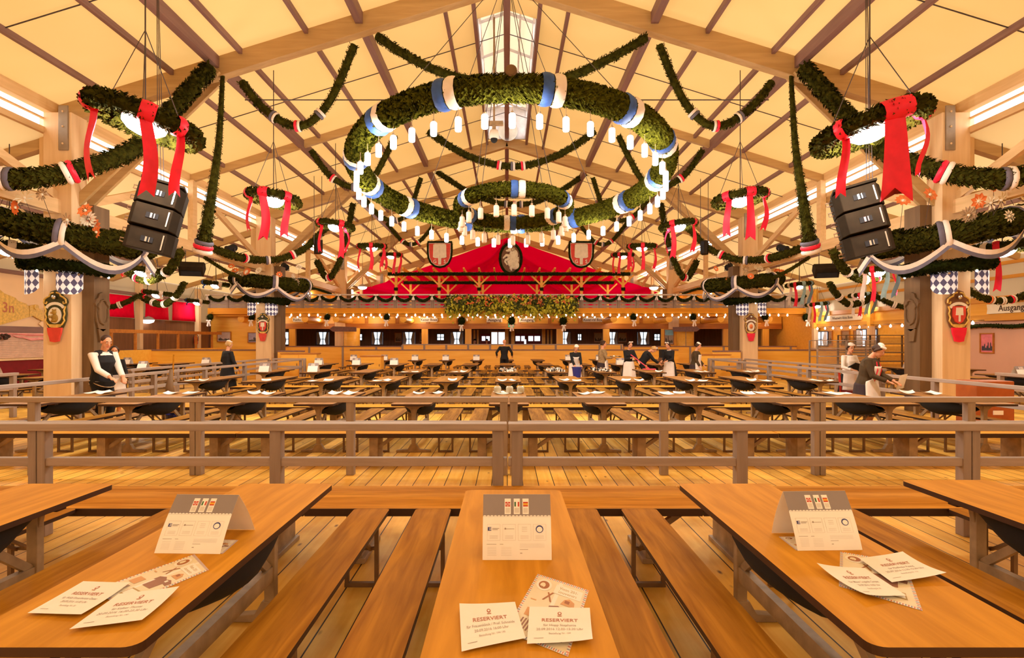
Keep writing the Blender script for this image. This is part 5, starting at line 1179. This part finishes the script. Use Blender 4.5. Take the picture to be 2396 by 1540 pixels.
def res_art(lines):
    def go(mb, f):
        mb.slot(1); ftext(mb, f, 'RESERVIERT', .125, .5, .60, .58, .008)
        mb.slot(2)
        for k, (s, w) in enumerate(lines): ftext(mb, f, s, .085 if k < 2 else .06, .5, (.46, .35, .235)[k], w, .004)
        mb.slot(1); mb.add([f(.5+.034*math.sin(R(a)), .80+.05*math.cos(R(a)), .0008) for a in range(0, 360, 24)], [tuple(range(15))]); mb.slot(0); mb.add([f(.5+.018*math.sin(R(a)), .80+.026*math.cos(R(a)), .0012) for a in range(0, 360, 36)], [tuple(range(10))]); mb.slot(1); mb.add([f(.46, .735, .0008), f(.54, .735, .0008), f(.53, .715, .0008), f(.47, .715, .0008)], [(0, 1, 2, 3)])
        mb.slot(2); mb.add([f(.10, .12, .0008), f(.25, .12, .0008), f(.25, .13, .0008), f(.10, .13, .0008)], [(0, 1, 2, 3)])
    return go
RM = [M['cream'] if False else M['paper'], M['ink'], M['inkg']]
def fly_art(mb, f):
    def rect(x0, y0, x1, y1, l, sk=0.): mb.add([f(x0, y0, l), f(x1, y0, l), f(x1+sk, y1, l), f(x0+sk, y1, l)], [(0, 1, 2, 3)])
    mb.slot(1); rect(.05, .035, .95, .965, .0006)
    for k in range(30):
        u = k/30; mb.slot(2 if k % 2 else 3)
        rect(u+.005, .968, u+.02, .998, .0007, .008); rect(u+.005, .003, u+.02, .032, .0007, .008); rect(.003, u+.005, .045, u+.018, .0007); rect(.955, u+.005, .997, u+.018, .0007)
    mb.slot(0); ov = [f(.22+.145*math.sin(R(a)), .84+.10*math.cos(R(a)), .001) for a in range(0, 360, 18)]; mb.add(ov, [tuple(range(20))])
    mb.slot(4); mb.add([f(.22+.10*math.sin(R(a)), .84+.07*math.cos(R(a)), .0014) for a in range(0, 360, 18)], [tuple(range(20))]); mb.slot(1); mb.add([f(.20+.05*math.sin(R(a)), .83+.045*math.cos(R(a)), .0018) for a in range(0, 360, 30)], [tuple(range(12))]); mb.slot(4); rect(.16, .79, .22, .805, .0022)
    mb.slot(0); rect(.43, .76, .92, .92, .001, .0); mb.slot(5); ftext(mb, f, 'Wiesn 2016', .062, .67, .87, .40, .01); ftext(mb, f, 'Souvenirs', .062, .67, .805, .36, .01)
    mb.slot(4); rect(.30, .60, .33, .76, .001, .12); rect(.44, .60, .47, .74, .0012, -.10); mb.slot(6); mb.add([f(x, y, .001) for x, y in ((.62, .62), (.86, .62), (.84, .70), (.74, .74), (.66, .70))], [(0, 1, 2, 3, 4)]); mb.slot(4); rect(.68, .655, .76, .70, .0014)
    mb.slot(7); mb.add([f(x, y, .001) for x, y in ((.52, .34), (.78, .34), (.80, .48), (.92, .47), (.94, .54), (.80, .58), (.70, .55), (.60, .58), (.46, .54), (.46, .47), (.52, .48))], [tuple(range(11))]); mb.slot(0); rect(.74, .51, .80, .55, .0014)
    mb.slot(6); rect(.12, .55, .22, .565, .001); rect(.14, .30, .36, .42, .001); mb.slot(7)
    for k in range(5): rect(.12+k*.05, .10, .145+k*.05, .26, .001, .03)
    mb.slot(5); rect(.5, .12, .86, .26, .001); mb.slot(0); rect(.52, .14, .84, .24, .0014)
FM = [M['paper'], M['cream'], mat('stripe_red', (.70, .22, .16), .7), mat('stripe_blue', (.34, .36, .52), .7), mat('print_brown', (.42, .16, .06), .7), mat('print_gold', (.50, .36, .16), .7), mat('print_ochre', (.74, .40, .18), .7), mat('print_umber', (.34, .17, .12), .7)]
def para(a, b, c): return [a, b, c, None]
def fly(lab, cs, z): sheet('souvenir_flyer', lab, 'flyer', cs, .003, fly_art, FM, 'souvenir flyers', z)
fly('souvenir flyer with striped border under the sheets on the central table', [(1258, 1343), (1378, 1382), (1329, 1537), (1180, 1478)], .0)
fly('souvenir flyer lying slanted below the menu on the left-of-centre table', [(455, 1297), (489, 1334), (288, 1418), (210, 1384)], .0)
fly('souvenir flyer half covered by sheets on the right-of-centre table', [(1966, 1291), (2118, 1318), (2159, 1430), (1963, 1372)], .0)
fly('souvenir flyer tucked under the menu on the left-of-centre table', [(478, 1262), (558, 1264), (521, 1296), (436, 1293)], .0)
fly('souvenir flyer tucked under the menu on the right-of-centre table', [(1822, 1256), (1902, 1256), (1946, 1287), (1863, 1288)], .0)
G = 'reservation sheets on the front tables'
sheet('reservation_sheet', 'left reservation sheet on the central table, bent top edge', 'sheet', [(1075, 1425), (1205, 1416), (1230, 1502), (1080, 1531)], .012, res_art((('für Frauenklinik / Prof. Schneide', .80), ('20.09.2016 16:00 Uhr', .56), ('Bestellung Nr. 194 195', .42))), RM, G, .008, (.012, .004, .004, .0))
sheet('reservation_sheet', 'right reservation sheet on the central table, over the flyer', 'sheet', [(1239, 1426), (1380, 1433), (1387, 1513), (1233, 1514)], .008, res_art((('für Hopp Stephanie', .52), ('20.09.2016 12.00-15:30 Uhr', .74), ('Bestellung Nr. 100', .34))), RM, G, .010, (.0, .006, .014, .0))
sheet('reservation_sheet', 'farther reservation sheet on the left-of-centre table', 'sheet', [(195, 1366), (305, 1371), (190, 1447), (64, 1440)], .008, res_art((('für Wölzl Steuerberater Dieter', .68), ('20.09.2016 16:00 Uhr', .5), ('Bestellung Nr. 81', .3))), RM, G, .008, (.002, .006, .006, .0))
sheet('reservation_sheet', 'nearer reservation sheet on the left-of-centre table', 'sheet', [(278, 1397), (420, 1385), (332, 1463), (162, 1481)], .008, res_art((('für Kellner Thomas', .46), ('20.09.2016 16.00-23.30 Uhr', .74), ('Bestellung Nr. 140', .32))), RM, G, .012, (.0, .010, .006, .0))
sheet('reservation_sheet', 'left reservation sheet on the right-of-centre table, curled corner', 'sheet', [(1911, 1334), (2023, 1335), (2121, 1400), (2026, 1407)], .010, res_art((('für Maier Logistik GmbH', .66), ('20.09.2016 16:00 Uhr', .5), ('Bestellung Nr. 81', .3))), RM, G, .010, (.020, .0, .0, .016))
sheet('reservation_sheet', 'right reservation sheet on the right-of-centre table, upturned edge', 'sheet', [(2010, 1314), (2112, 1304), (2215, 1357), (2087, 1371)], .010, res_art((('für Pfadfinder Pasing', .5), ('20.09.2016 12.00-15:30 Uhr', .74), ('Bestellung Nr. 121', .32))), RM, G, .014, (.0, .012, .016, .0))
# hall tables: menus and sheets too far off to read
mproto = None
def far_menu(x, y, lab):
    global mproto
    if mproto is None: mproto = menu(lab, x, y-.13, y, y+.13, 1.045, full=False); return
    dup(mproto, (x, y, .7815), None, lab)
rowm = {4: [-5, -4, -3, -2, -1, 2, 3, 4], 3: [-5, -4, -3, 3, 5], 2: [-5, -4]}
for r, cols in rowm.items():
    for i in cols: x, y, yc = HT[r, i]; far_menu(x-.02, y+.45, 'menu card on the %s table, %s' % (rown[r], colname(i)))
for (s, r, c), (x, y) in AT.items():
    if (r+c) % 3 != 1: far_menu(x, y+.5+.4*(c % 2), 'menu card in the %s aisle, %s row, %s table from the columns' % ('left' if s < 0 else 'right', ORD[r+1], ORD[c+1]))
def fold_sheet(seed):
    mb = MB(); k = .01+.02*(seed % 2)
    def f(s, t): return Vector(((s-.5)*.21, (t-.5)*.29, .003+k*(2*s-1)**2+.012*(seed % 3)*t*t))
    mb.grid(f, 6, 6); mb.slot(1)
    for a, b, c in ((.25, .75, .62), (.3, .7, .5), (.35, .65, .4)): mb.add([f(a, c)+Z3*.001, f(b, c)+Z3*.001, f(b, c+.03)+Z3*.001, f(a, c+.03)+Z3*.001], [(0, 1, 2, 3)])
    return mb.mesh('loose_sheet', [M['paper'], M['inkg']])
FS = [fold_sheet(k) for k in range(6)]; rnd = random.Random(17)
for r, u0 in ((0, 1.7), (1, .3), (2, .35)):
    for i in range(-5, 6):
        if r == 2 and i in (0, 1, 2, -5, -4): continue
        x, y, yc = HT[r, i]
        for k, dx in enumerate((-.14, .15)):
            if rnd.random() < .22 and r: continue
            o = bpy.data.objects.new('loose_sheet', FS[rnd.randrange(6)]); COL.objects.link(o); o.location = (x+dx, y+u0+rnd.uniform(-.12, .12), .7815); o.rotation_euler = (0, 0, rnd.uniform(-.5, .5))
            tag(o, '%s loose sheet on the %s table, %s' % (('left', 'right')[k], rown[r], colname(i)), 'sheet', 'loose sheets on the hall tables')
# shiny small place cards heaped on three tables of the third row
for i in (0, 1, 2):
    x, y, yc = HT[2, i]; mb = MB()
    for k in range(150):
        mb.slot(k % 3); px = rnd.uniform(-.25, .25); py = rnd.uniform(.35, 1.9); a = rnd.random()*3.14; h = .02+.05*rnd.random()
        mb.box((px, py, .002+h/2), (.045, .03, h), (0, 0, a))
    o = mb.build('table_clutter', [M['black'], M['paper'], M['straw']], None, loc=(x, y, .7815)); o['kind'] = 'stuff'
    tag(o, 'clutter of small dark and pale pieces covering the third row table, '+colname(i), 'tableware')
for k, dx in enumerate((-.2, .02, .22)):
    mb = MB(); mb.lathe([(.05, 0), (.065, .02), (.068, .10), (.05, .13), (.045, .13), (.06, .095), (.058, .02), (.01, .012)], (0, 0, 0), 14)
    o = mb.build('glass_jar', mat('jar_glass', (.55, .52, .40), .15, spec=.6), None, smooth=True, loc=(HT[0, 0][0]+dx, HT[0, 0][1]+1.75, .7815)); tag(o, '%s small glass jar on the central front hall table' % ('left', 'middle', 'right')[k], 'jar', 'jars on the central table')
# ================================================================ PEOPLE
def solidify_mesh(mb, name, mats, parent, voxel, smooth_it=4):
    """join the limbs of one figure into a single continuous skin"""
    me = mb.mesh('raw', []); bm = bmesh.new(); bm.from_mesh(me); bmesh.ops.recalc_face_normals(bm, faces=bm.faces); bm.to_mesh(me); bm.free()
    o = bpy.data.objects.new('raw', me); COL.objects.link(o)
    r = o.modifiers.new('r', 'REMESH'); r.mode = 'VOXEL'; r.voxel_size = voxel
    s = o.modifiers.new('s', 'SMOOTH'); s.factor = .5; s.iterations = smooth_it
    dg = bpy.context.evaluated_depsgraph_get(); dg.update(); out = bpy.data.meshes.new_from_object(o.evaluated_get(dg))
    bpy.data.objects.remove(o); bpy.data.meshes.remove(me)
    out.materials.clear()
    for m in (mats if isinstance(mats, list) else [mats]): out.materials.append(m)
    out.polygons.foreach_set('use_smooth', [True]*len(out.polygons))
    q = bpy.data.objects.new(name, out); COL.objects.link(q)
    if parent: q.parent = parent
    return q
def ik(a, b, l1, l2, hint):
    a = Vector(a); b = Vector(b); d = b-a; L = min(d.length, (l1+l2)*.985)
    if d.length > L: b = a+d.normalized()*L
    u = (b-a).normalized(); x = (l1*l1-l2*l2+L*L)/(2*L); h = math.sqrt(max(0, l1*l1-x*x)); n = Vector(hint); n = (n-u*n.dot(u)).normalized()
    return a+u*x+n*h, b
def ell(mb, c, r, ax, n=12, m=8):
    k = len(mb.v); mb.ball((0, 0, 0), r, n, m)
    for i in range(k, len(mb.v)): mb.v[i] = tuple(ax @ Vector(mb.v[i])+Vector(c))
def hand(mb, w, elbow, side, curl=.6, down=None):
    w = Vector(w); f = (w-Vector(elbow)).normalized(); nrm = Vector(down or (0, 0, -1)); nrm = (nrm-f*nrm.dot(f)).normalized(); s = f.cross(nrm)*side
    ax = Matrix((s, f, nrm)).transposed()
    ell(mb, w+f*.05, (.042, .055, .018), ax, 10, 6)
    for k, (x, l) in enumerate(((-.033, .072), (-.011, .082), (.011, .076), (.032, .060))):
        p = w+f*.09+s*x; q = p+f*l*.55*math.cos(curl*.5)+nrm*l*.55*math.sin(curl*.5); r = q+f*l*.5*math.cos(curl*1.4)+nrm*l*.5*math.sin(curl*1.4)
        mb.tube([p-f*.02, p, q, r], [.010, .0105, .0095, .0075], 6)
    p = w+f*.03-s*.04; mb.tube([w+f*.015-s*.02, p, p+f*.035-s*.012+nrm*.01, p+f*.06+nrm*.02], [.014, .013, .0115, .008], 6)
def person(lab, loc, yaw, H=1.7, lean=0., head=(0, 0), hands=None, female=True, top='black', sleeve='black', legs='black', dress=False, apron=None, vest=None, hair='hairb', cap=None, feet=None, vox=.014, short=False, collar=None, hint=(0, 1, -.6), side=0.):
    s = H/1.75; q = Matrix.Rotation(R(lean), 3, 'X') @ Matrix.Rotation(R(side), 3, 'Y')
    hip = Vector((0, .0+.10*math.sin(R(lean)), .93*s))
    def T(x, y, z): return hip+q @ Vector((x*s, y*s, z*s))
    chest = T(0, -.01, .33); neck = T(0, .0, .52); hq = q.lerp(Matrix.Identity(3), .45) @ Matrix.Rotation(R(head[1]), 3, 'Z') @ Matrix.Rotation(R(head[0]), 3, 'X') if False else Matrix.Rotation(R(lean*.6), 3, 'X') @ Matrix.Rotation(R(head[1]), 3, 'Z') @ Matrix.Rotation(R(head[0]), 3, 'X')
    hc = neck+hq @ Vector((0, -.025*s, .17*s)); sw = .165 if female else .195
    sh = [T(-sw, .0, .44), T(sw, .0, .44)]
    hands = hands or [(-.22, -.05, .78), (.22, -.05, .78)]; hands = [Vector(p)*s for p in hands]
    arm = [ik(sh[i], hands[i], .30*s, .265*s, (hint[0] or (-.6, .6)[i], hint[1], hint[2])) for i in (0, 1)]
    feet = feet or [(-.10, 0, 0), (.10, .02, 0)]
    hips = [T(-.09, .0, -.04), T(.09, .0, -.04)]; kn = [ik(hips[i], Vector(feet[i])*s+Vector((0, 0, .08*s)), .43*s, .43*s, (0, -1, 0)) for i in (0, 1)]
    b = MB()
    # head: skull, jaw, nose, ears, neck
    ell(b, hc+hq @ Vector((0, .012, .025))*s, (.076*s, .095*s, .092*s), hq, 14, 10); ell(b, hc+hq @ Vector((0, -.028, -.05))*s, (.058*s, .062*s, .068*s), hq, 12, 8); ell(b, hc+hq @ Vector((0, -.07, -.10))*s, (.028*s, .026*s, .024*s), hq, 8, 6)
    b.tube([hc+hq @ Vector((0, -.085, .03))*s, hc+hq @ Vector((0, -.107, -.02))*s, hc+hq @ Vector((0, -.085, -.032))*s], [.012*s, .017*s, .013*s], 8)
    for e in (-1, 1): ell(b, hc+hq @ Vector((e*.076, .012, -.01))*s, (.012*s, .022*s, .034*s), hq, 8, 6); b.tube([hc+hq @ Vector((e*.02, -.087, .037))*s, hc+hq @ Vector((e*.055, -.075, .034))*s], .011*s, 6)
    b.tube([hc+hq @ Vector((0, -.078, -.066))*s, hc+hq @ Vector((.022, -.07, -.064))*s], .009*s, 6); b.tube([hc+hq @ Vector((0, -.078, -.066))*s, hc+hq @ Vector((-.022, -.07, -.064))*s], .009*s, 6)
    b.tube([T(0, .01, .44), neck, hc+hq @ Vector((0, .01, -.04))*s], [.075*s, .055*s, .052*s], 10)
    b.tube([T(0, 0, -.06), T(0, 0, .12), chest, T(0, .005, .44), T(0, .005, .49)], [.145*s, .125*s, .155*s, .13*s, .06*s], 14)
    for i in (0, 1):
        b.tube([T(0, 0, .42), sh[i], arm[i][0], arm[i][1]], [.07*s, .058*s, .043*s, .030*s], 10); hand(b, arm[i][1], arm[i][0], (1, -1)[i])
        b.tube([T(0, 0, 0), hips[i], kn[i][0], kn[i][1]], [.1*s, .088*s, .058*s, .042*s], 10); f = Vector(feet[i])*s; b.tube([f+Vector((0, .05, .05))*s, f+Vector((0, -.06, .045))*s, f+Vector((0, -.15, .03))*s], [.045*s, .042*s, .03*s], 8)
    o = solidify_mesh(b, 'person', M['skin'], None, vox); o.location = loc; o.rotation_euler = (0, 0, R(yaw)); tag(o, lab, 'person', 'people working in the hall')
    def cloth(name, mb, m, v=None): return solidify_mesh(mb, name, M[m], o, v or vox, 3)
    # eyes, brows, mouth
    mb = MB()
    for e in (-1, 1): ell(mb, hc+hq @ Vector((e*.031, -.089, .014))*s, (.013*s, .008*s, .008*s), hq, 8, 5)
    mb.build('eyes', M['white'], o, smooth=True); mb = MB()
    for e in (-1, 1): ell(mb, hc+hq @ Vector((e*.031, -.096, .014))*s, (.006*s, .004*s, .006*s), hq, 6, 4); mb.tube([hc+hq @ Vector((e*.016, -.096, .04))*s, hc+hq @ Vector((e*.05, -.086, .042))*s], .005*s, 5)
    mb.build('pupils_and_brows', M['hairb'], o); mb = MB(); mb.tube([hc+hq @ Vector((-.024, -.082, -.062))*s, hc+hq @ Vector((0, -.090, -.064))*s, hc+hq @ Vector((.024, -.082, -.062))*s], .006*s, 6); mb.build('lips', mat('lips', (.45, .10, .08), .5), o)
    if hair:
        mb = MB(); ell(mb, hc+hq @ Vector((0, .028, .04))*s, (.086*s, .095*s, .088*s), hq, 14, 8)
        if female and not short: ell(mb, hc+hq @ Vector((0, .09, .0))*s, (.05*s, .05*s, .06*s), hq, 10, 6); [mb.tube([hc+hq @ Vector((e*.075, -.02, .07))*s, hc+hq @ Vector((e*.086, .02, .0))*s, hc+hq @ Vector((e*.07, .05, -.06))*s], [.02*s, .026*s, .02*s], 7) for e in (-1, 1)]
        mb2 = solidify_mesh(mb, 'hair', M[hair], o, vox, 1)
    if cap == 'white':
        mb = MB(); ell(mb, hc+hq @ Vector((0, .03, .105))*s, (.075*s, .07*s, .045*s), hq, 12, 7); mb.tube([hc+hq @ Vector((.085*math.sin(R(a)), .02-.085*math.cos(R(a)), .09))*s for a in range(-80, 81, 20)], .022*s, 7); cloth('cap', mb, 'white')
    if cap == 'bow':
        mb = MB(); mb.tube([hc+hq @ Vector((.085*math.sin(R(a)), .0, .01+.10*math.cos(R(a))))*s for a in range(-70, 71, 20)], .018*s, 7); ell(mb, hc+hq @ Vector((-.05, -.02, .13))*s, (.05*s, .02*s, .03*s), hq); ell(mb, hc+hq @ Vector((.05, -.02, .13))*s, (.05*s, .02*s, .03*s), hq); cloth('headband', mb, 'white')
    if cap == 'beret': mb = MB(); ell(mb, hc+hq @ Vector((0, .035, .085))*s, (.105*s, .11*s, .05*s), hq); cloth('beret', mb, 'hairb')
    if cap == 'hat': mb = MB(); ell(mb, hc+hq @ Vector((0, .01, .075))*s, (.15*s, .16*s, .014*s), hq); ell(mb, hc+hq @ Vector((0, .01, .11))*s, (.088*s, .10*s, .065*s), hq); cloth('hat', mb, 'black')
    # clothes
    g = 1.13
    mb = MB(); mb.tube([T(0, 0, -.10), T(0, 0, .0), T(0, 0, .12), chest, T(0, .005, .445), T(0, .005, .50)], [.16*s*g, .150*s*g, .13*s*g, .158*s*g, .125*s*g, .068*s], 16)
    if female: [ell(mb, T(e*.07, -.11, .30), (.075*s, .065*s, .07*s), q) for e in (-1, 1)]
    for i in (0, 1): e = arm[i][0]; w = arm[i][1]; mb.tube([T(0, 0, .42), sh[i], e, e+(w-e)*.88], [.07*s, .070*s, .056*s, .046*s], 12)
    cloth('shirt' if vest else ('blouse' if female else 'jacket'), mb, sleeve if vest else top)
    if vest: mb = MB(); mb.tube([T(0, 0, -.02), T(0, 0, .12), chest, T(0, .01, .42), T(0, .02, .47)], [.160*s*g, .14*s*g, .170*s*g, .138*s*g, .085*s], 16); mb.tube([T(-.13, 0, .445), T(0, .01, .46), T(.13, 0, .445)], [.075*s, .08*s, .075*s], 10); cloth('vest', mb, vest)
    mb = MB()
    if dress:
        mb.tube([T(0, 0, .06), T(0, .01, -.04), (hip.x, hip.y*.6+.01, .62*s), (0, .02, .30*s)], [.135*s, .18*s, .23*s, .28*s], 18); cloth('skirt', mb, legs)
    else:
        mb.tube([T(0, 0, .02), T(0, 0, -.06)], [.15*s, .15*s], 14)
        for i in (0, 1): mb.tube([T(0, 0, -.02), hips[i], kn[i][0], kn[i][1]+Vector((0, 0, -.02))], [.11*s, .105*s, .076*s, .062*s], 10)
        cloth('trousers', mb, legs)
    mb = MB()
    for i in (0, 1): f = Vector(feet[i])*s; mb.tube([f+Vector((0, .06, .05))*s, f+Vector((0, -.06, .05))*s, f+Vector((0, -.17, .035))*s], [.052*s, .05*s, .036*s], 8)
    cloth('shoes', mb, 'black')
    if apron:
        bib = apron == 'bib'; mb = MB()
        def fn(u, v):
            a = R(-70+140*u)*(1 if v < .66 else .62); z = .34+.68*v/.66 if v < .66 else 1.02+(v-.66)/.34*.28
            rr = (.305-.09*v/.66 if dress else .20) if v < .66 else .205
            p = Vector((rr*math.sin(a), -rr*math.cos(a)*.95-.012*math.sin(u*16)*(1-v), 0))*s
            if z > .93: w = T(p.x/s, p.y/s, z-.93); return w
            k = (z-.3)/.63; return Vector((p.x, p.y+hip.y*k, z*s))
        mb.grid(fn, 16, 16 if bib else 10) if bib else mb.grid(lambda u, v: fn(u, v*.66), 16, 10)
        ap = mb.build('apron', M['white'], o, smooth=True, recalc=False); ap.modifiers.new('t', 'SOLIDIFY').thickness = .012
    if collar: mb = MB(); mb.tube([T(.07*math.sin(R(a)), -.07*math.cos(R(a)), .485) for a in range(0, 360, 30)], .022*s, 7, True); cloth('collar', mb, collar)
    return o, dict(hands=[arm[0][1], arm[1][1]], T=T, s=s, hc=hc, hq=hq)
def at(px, d, z=0): return Vector(((px-CX)*d/F, d, z))
def world(o, p): return o.matrix_basis @ Vector(p) if False else Matrix.Translation(o.location) @ o.rotation_euler.to_matrix().to_4x4() @ Vector(p)
# waiter at the left
o, k = person('waiter in white shirt and black vest standing at the left, looking down', at(238, 10.95), 68, 1.88, 8, (16, -8), [(-.12, -.42, .98), (.10, -.42, .96)], False, sleeve='white', top='white', vest='black', legs='black', dress=False, hair='hairb', short=True, collar='white', vox=.011)
mb = MB(); mb.lathe([(.17, -.07), (.205, .06), (.19, .06)], (0, -.05, .90), 18); pb = mb.build('belt_pouch', M['black'], o); mb = MB(); mb.tube([(.19*math.sin(R(a)), -.05-.2*math.cos(R(a)), .95-.10*abs(math.cos(R(a)))) for a in range(-90, 91, 15)], .010, 6); mb.build('chain', M['straw'], o)
person('woman in dark cardigan and patterned white blouse behind the waiter', at(266, 12.6), 40, 1.64, 5, (10, 0), [(-.15, -.30, .95), (.16, -.30, .98)], True, top='black', vest=None, legs='skirt', dress=True, collar='white', hair='hairb', vox=.014, apron='waist')
person('person in black with white cap walking in the left gangway', at(533, 17.6), 150, 1.74, 0, (8, 0), [(-.26, -.18, .86), (.32, -.25, .98)], True, top='black', legs='black', dress=True, cap='white', hair='hairl')
person('bald man in black seen from behind in the middle of the hall', at(1180, 26.0), 176, 1.80, 4, (4, 0), [(-.34, -.10, 1.0), (.34, -.12, 1.0)], False, top='black', legs='black', hair=None, feet=[(-.17, 0, 0), (.17, .1, 0)], vox=.018)
o, k = person('woman in black jacket and pale apron bending over a blue bucket', at(1344, 20.75), 8, 1.66, 24, (18, 0), [(-.10, -.46, .86), (.14, -.46, .88)], True, top='black', legs='skirt', dress=True, apron='bib', hair='hairl', cap='white', vox=.016)
o, k = person('woman with brown beret and tweed coat carrying a tray, facing right', at(1409, 21.1), 88, 1.74, 2, (4, 0), [(-.10, -.38, 1.10), (.12, -.38, 1.10)], True, top='tweed', legs='skirt', dress=True, apron='waist', cap='beret', vox=.016)
w = world(o, (0, -.50*k['s'], 1.14*k['s'])); mb = MB(); mb.lathe([(.01, 0), (.20, 0), (.22, .03), (.21, .03), (.195, .012), (.01, .012)], (0, 0, 0), 20); tag(mb.build('tray', M['chrome'], None, loc=w), 'round metal tray in the hands of the woman with the beret', 'tray')
o, k = person('waitress in black with white apron wiping a table with a pink mop', at(1470, 20.9), 12, 1.72, 10, (14, 6), [(-.02, -.32, 1.12), (.22, -.40, .98)], True, top='black', legs='black', dress=True, apron='waist', cap='bow', hair='hairb', vox=.016)
a = world(o, (-.06, -.36, 1.22)); b2 = P(1519, 868, 18.3); b2.z = .80
t = thing('mop', 'bright pink mop on a long pink handle wiping the table', 'mop', tuple(b2)); mb = MB(); mb.tube([(0, 0, .03), (a-b2)], .018, 8); mb.build('handle', M['pink'], t); mb = MB(); mb.span((-.2, -.07, 0), (.2, .07, .03)); mb.build('mop_head', M['pink'], t)
person('person in black bending far over a table with hanging blond hair', at(1505, 21.1), 78, 1.72, 34, (38, 0), [(-.05, -.66, .84), (.16, -.58, .88)], True, top='black', legs='black', dress=False, cap='bow', hair='hairl', vox=.016)
person('waitress in black dress with white bow and apron looking left', at(1568, 21.4), -50, 1.70, 10, (16, 0), [(-.14, -.34, 1.0), (.10, -.36, 1.0)], True, top='black', legs='black', dress=True, apron='waist', cap='bow', collar='white', hair='hairb', vox=.016)
person('woman in brown jacket and white apron with pale cap walking right', at(1627, 20.3), 55, 1.68, 6, (12, 0), [(-.16, -.22, .84), (.18, -.26, .88)], True, top='jack', legs='skirt', dress=True, apron='bib', cap='white', hair='hairb', vox=.016)
o, k = person('waitress with white cap and blouse holding a dark board in the right gangway', at(1986, 14.8), 8, 1.68, 3, (14, -10), [(-.16, -.34, 1.04), (.17, -.34, 1.02)], True, top='white', legs='black', dress=True, apron='bib', cap='white', hair='hairb', collar='black', vox=.013)
w = world(o, (0, -.40, 1.06)); mb = MB(); mb.box((0, 0, 0), (.46, .3, .02), (R(-25), R(14), 0)); tag(mb.build('tray_board', M['black'], None, loc=w), 'dark board held by the waitress in the right gangway', 'board')
o, k = person('woman in olive jacket and white apron reading a sheet at the right', at(2028, 11.0), 38, 1.74, 12, (30, 4), [(-.10, -.40, .98), (.14, -.42, .98)], True, top='jack', legs='skirt', dress=True, apron='bib', cap='white', hair='hairb', vox=.011)
for sd in (-1, 1):
    mb = MB(); mb.tube([k['T'](sd*.085, -.165, -.08), k['T'](sd*.09, -.17, .1), k['T'](sd*.09, -.185, .3), k['T'](sd*.06, -.12, .45)], .010, 6); mb.build('red_zip', M['redr'], o)
w = world(o, (.20, -.52, .96)); mb = MB(); mb.grid(lambda u, v: (-.105+.21*u, .01*math.sin(u*3), -.15+.30*v), 6, 6); s_ = mb.build('held_sheet', M['paper'], None, loc=w, recalc=False); s_.rotation_euler = (R(20), R(-6), R(20)); tag(s_, 'white sheet held by the woman in the olive jacket', 'sheet')
for px, l in ((1111, 'left'), (1139, 'right')): person('man in black hat standing before the exit doors, %s one' % l, at(px, 39.3), 0, 1.80, 0, (0, 0), None, False, top='black', legs='black', hair='hairb', short=True, cap='hat', collar='white', vox=.02)
# buckets and odds and ends
def bucket(lab, c, r, h, m):
    t = thing('bucket', lab, 'bucket', tuple(c)); mb = MB(); mb.lathe([(r*.75, 0), (r, h), (r*1.06, h), (r*1.06, h-.02), (r*.97, h-.02), (r*.72, .02), (.01, .02)], (0, 0, 0), 20); mb.build('pail', M[m], t, smooth=False)
    mb = MB(); mb.tube([(r*1.04*math.cos(R(a)), -r*.5*math.sin(R(a)), h-.02-.35*r*math.sin(R(a))) for a in range(0, 181, 15)], .008, 6); mb.build('handle', M['steel'], t)
p = P(1347, 880, 20.2); bucket('dark blue bucket standing before the bending woman', (p.x, 20.25, .46), .16, .30, 'bucket') if False else bucket('dark blue bucket standing on the cross bench before the bending woman', (2.42, 19.65, .46), .17, .36, 'bucket')
bucket('blue bucket on the floor by the left gangway railing', (-6.35, 10.9, 0.0), .17, .34, 'bucket')
t = thing('broom', 'dark broom with a long handle leaning on the left gangway railing', 'broom', (-6.95, 11.75, 0))
mb = MB(); mb.tube([(0, 0, .1), (.06, .02, 1.45)], .016, 8); mb.build('handle', M['bench'], t)
mb = MB(); mb.prism([(-.16, .02), (.16, .02), (.12, .16), (.04, .24), (-.04, .24), (-.12, .16)], (0, -.04, 0), X3, Z3, (0, .08, 0)); mb.build('bristles', M['cold'], t)
mb = MB(); mb.tube([(.02, -.02, .55), (.0, -.03, .8), (.03, -.02, 1.15)], [.10, .075, .03], 8); mb.build('cleaning_cloth', M['cold'], t, smooth=True)
t = thing('serving_cart', 'dark red serving cart beside the waitress in the right gangway', 'cart', (8.75, 14.1, 0)); mb = MB(); mb.span((-.35, -.22, .08), (.35, .22, .5)); mb.build('cart_body', M['dkred'], t)
for sx in (-.33, .33): mb = MB(); mb.bar((sx, .2, .1), (sx-.05, .24, 1.0), .04, .04, (0, 1, 0)); mb.build('upright', M['gs'], t)
for sx in (-.28, .28): mb = MB(); mb.lathe([(.02, -.02), (.07, -.02), (.07, .02), (.02, .02)], (sx, 0, .07), 12, Matrix.Rotation(R(90), 3, 'Y')); mb.build('wheel', M['black'], t)
t = thing('wooden_box', 'tall red brown wooden box with a white note in the right gangway', 'box', (9.15, 10.9, 0)); mb = MB(); mb.span((-.36, -.25, 0), (.36, .25, .98)); mb.build('box_body', mat('mahogany', (.42, .10, .02), .45), t, bevel=.02); mb = MB(); mb.span((-.05, -.26, .35), (.14, -.252, .43)); mb.build('note', M['paper'], t)
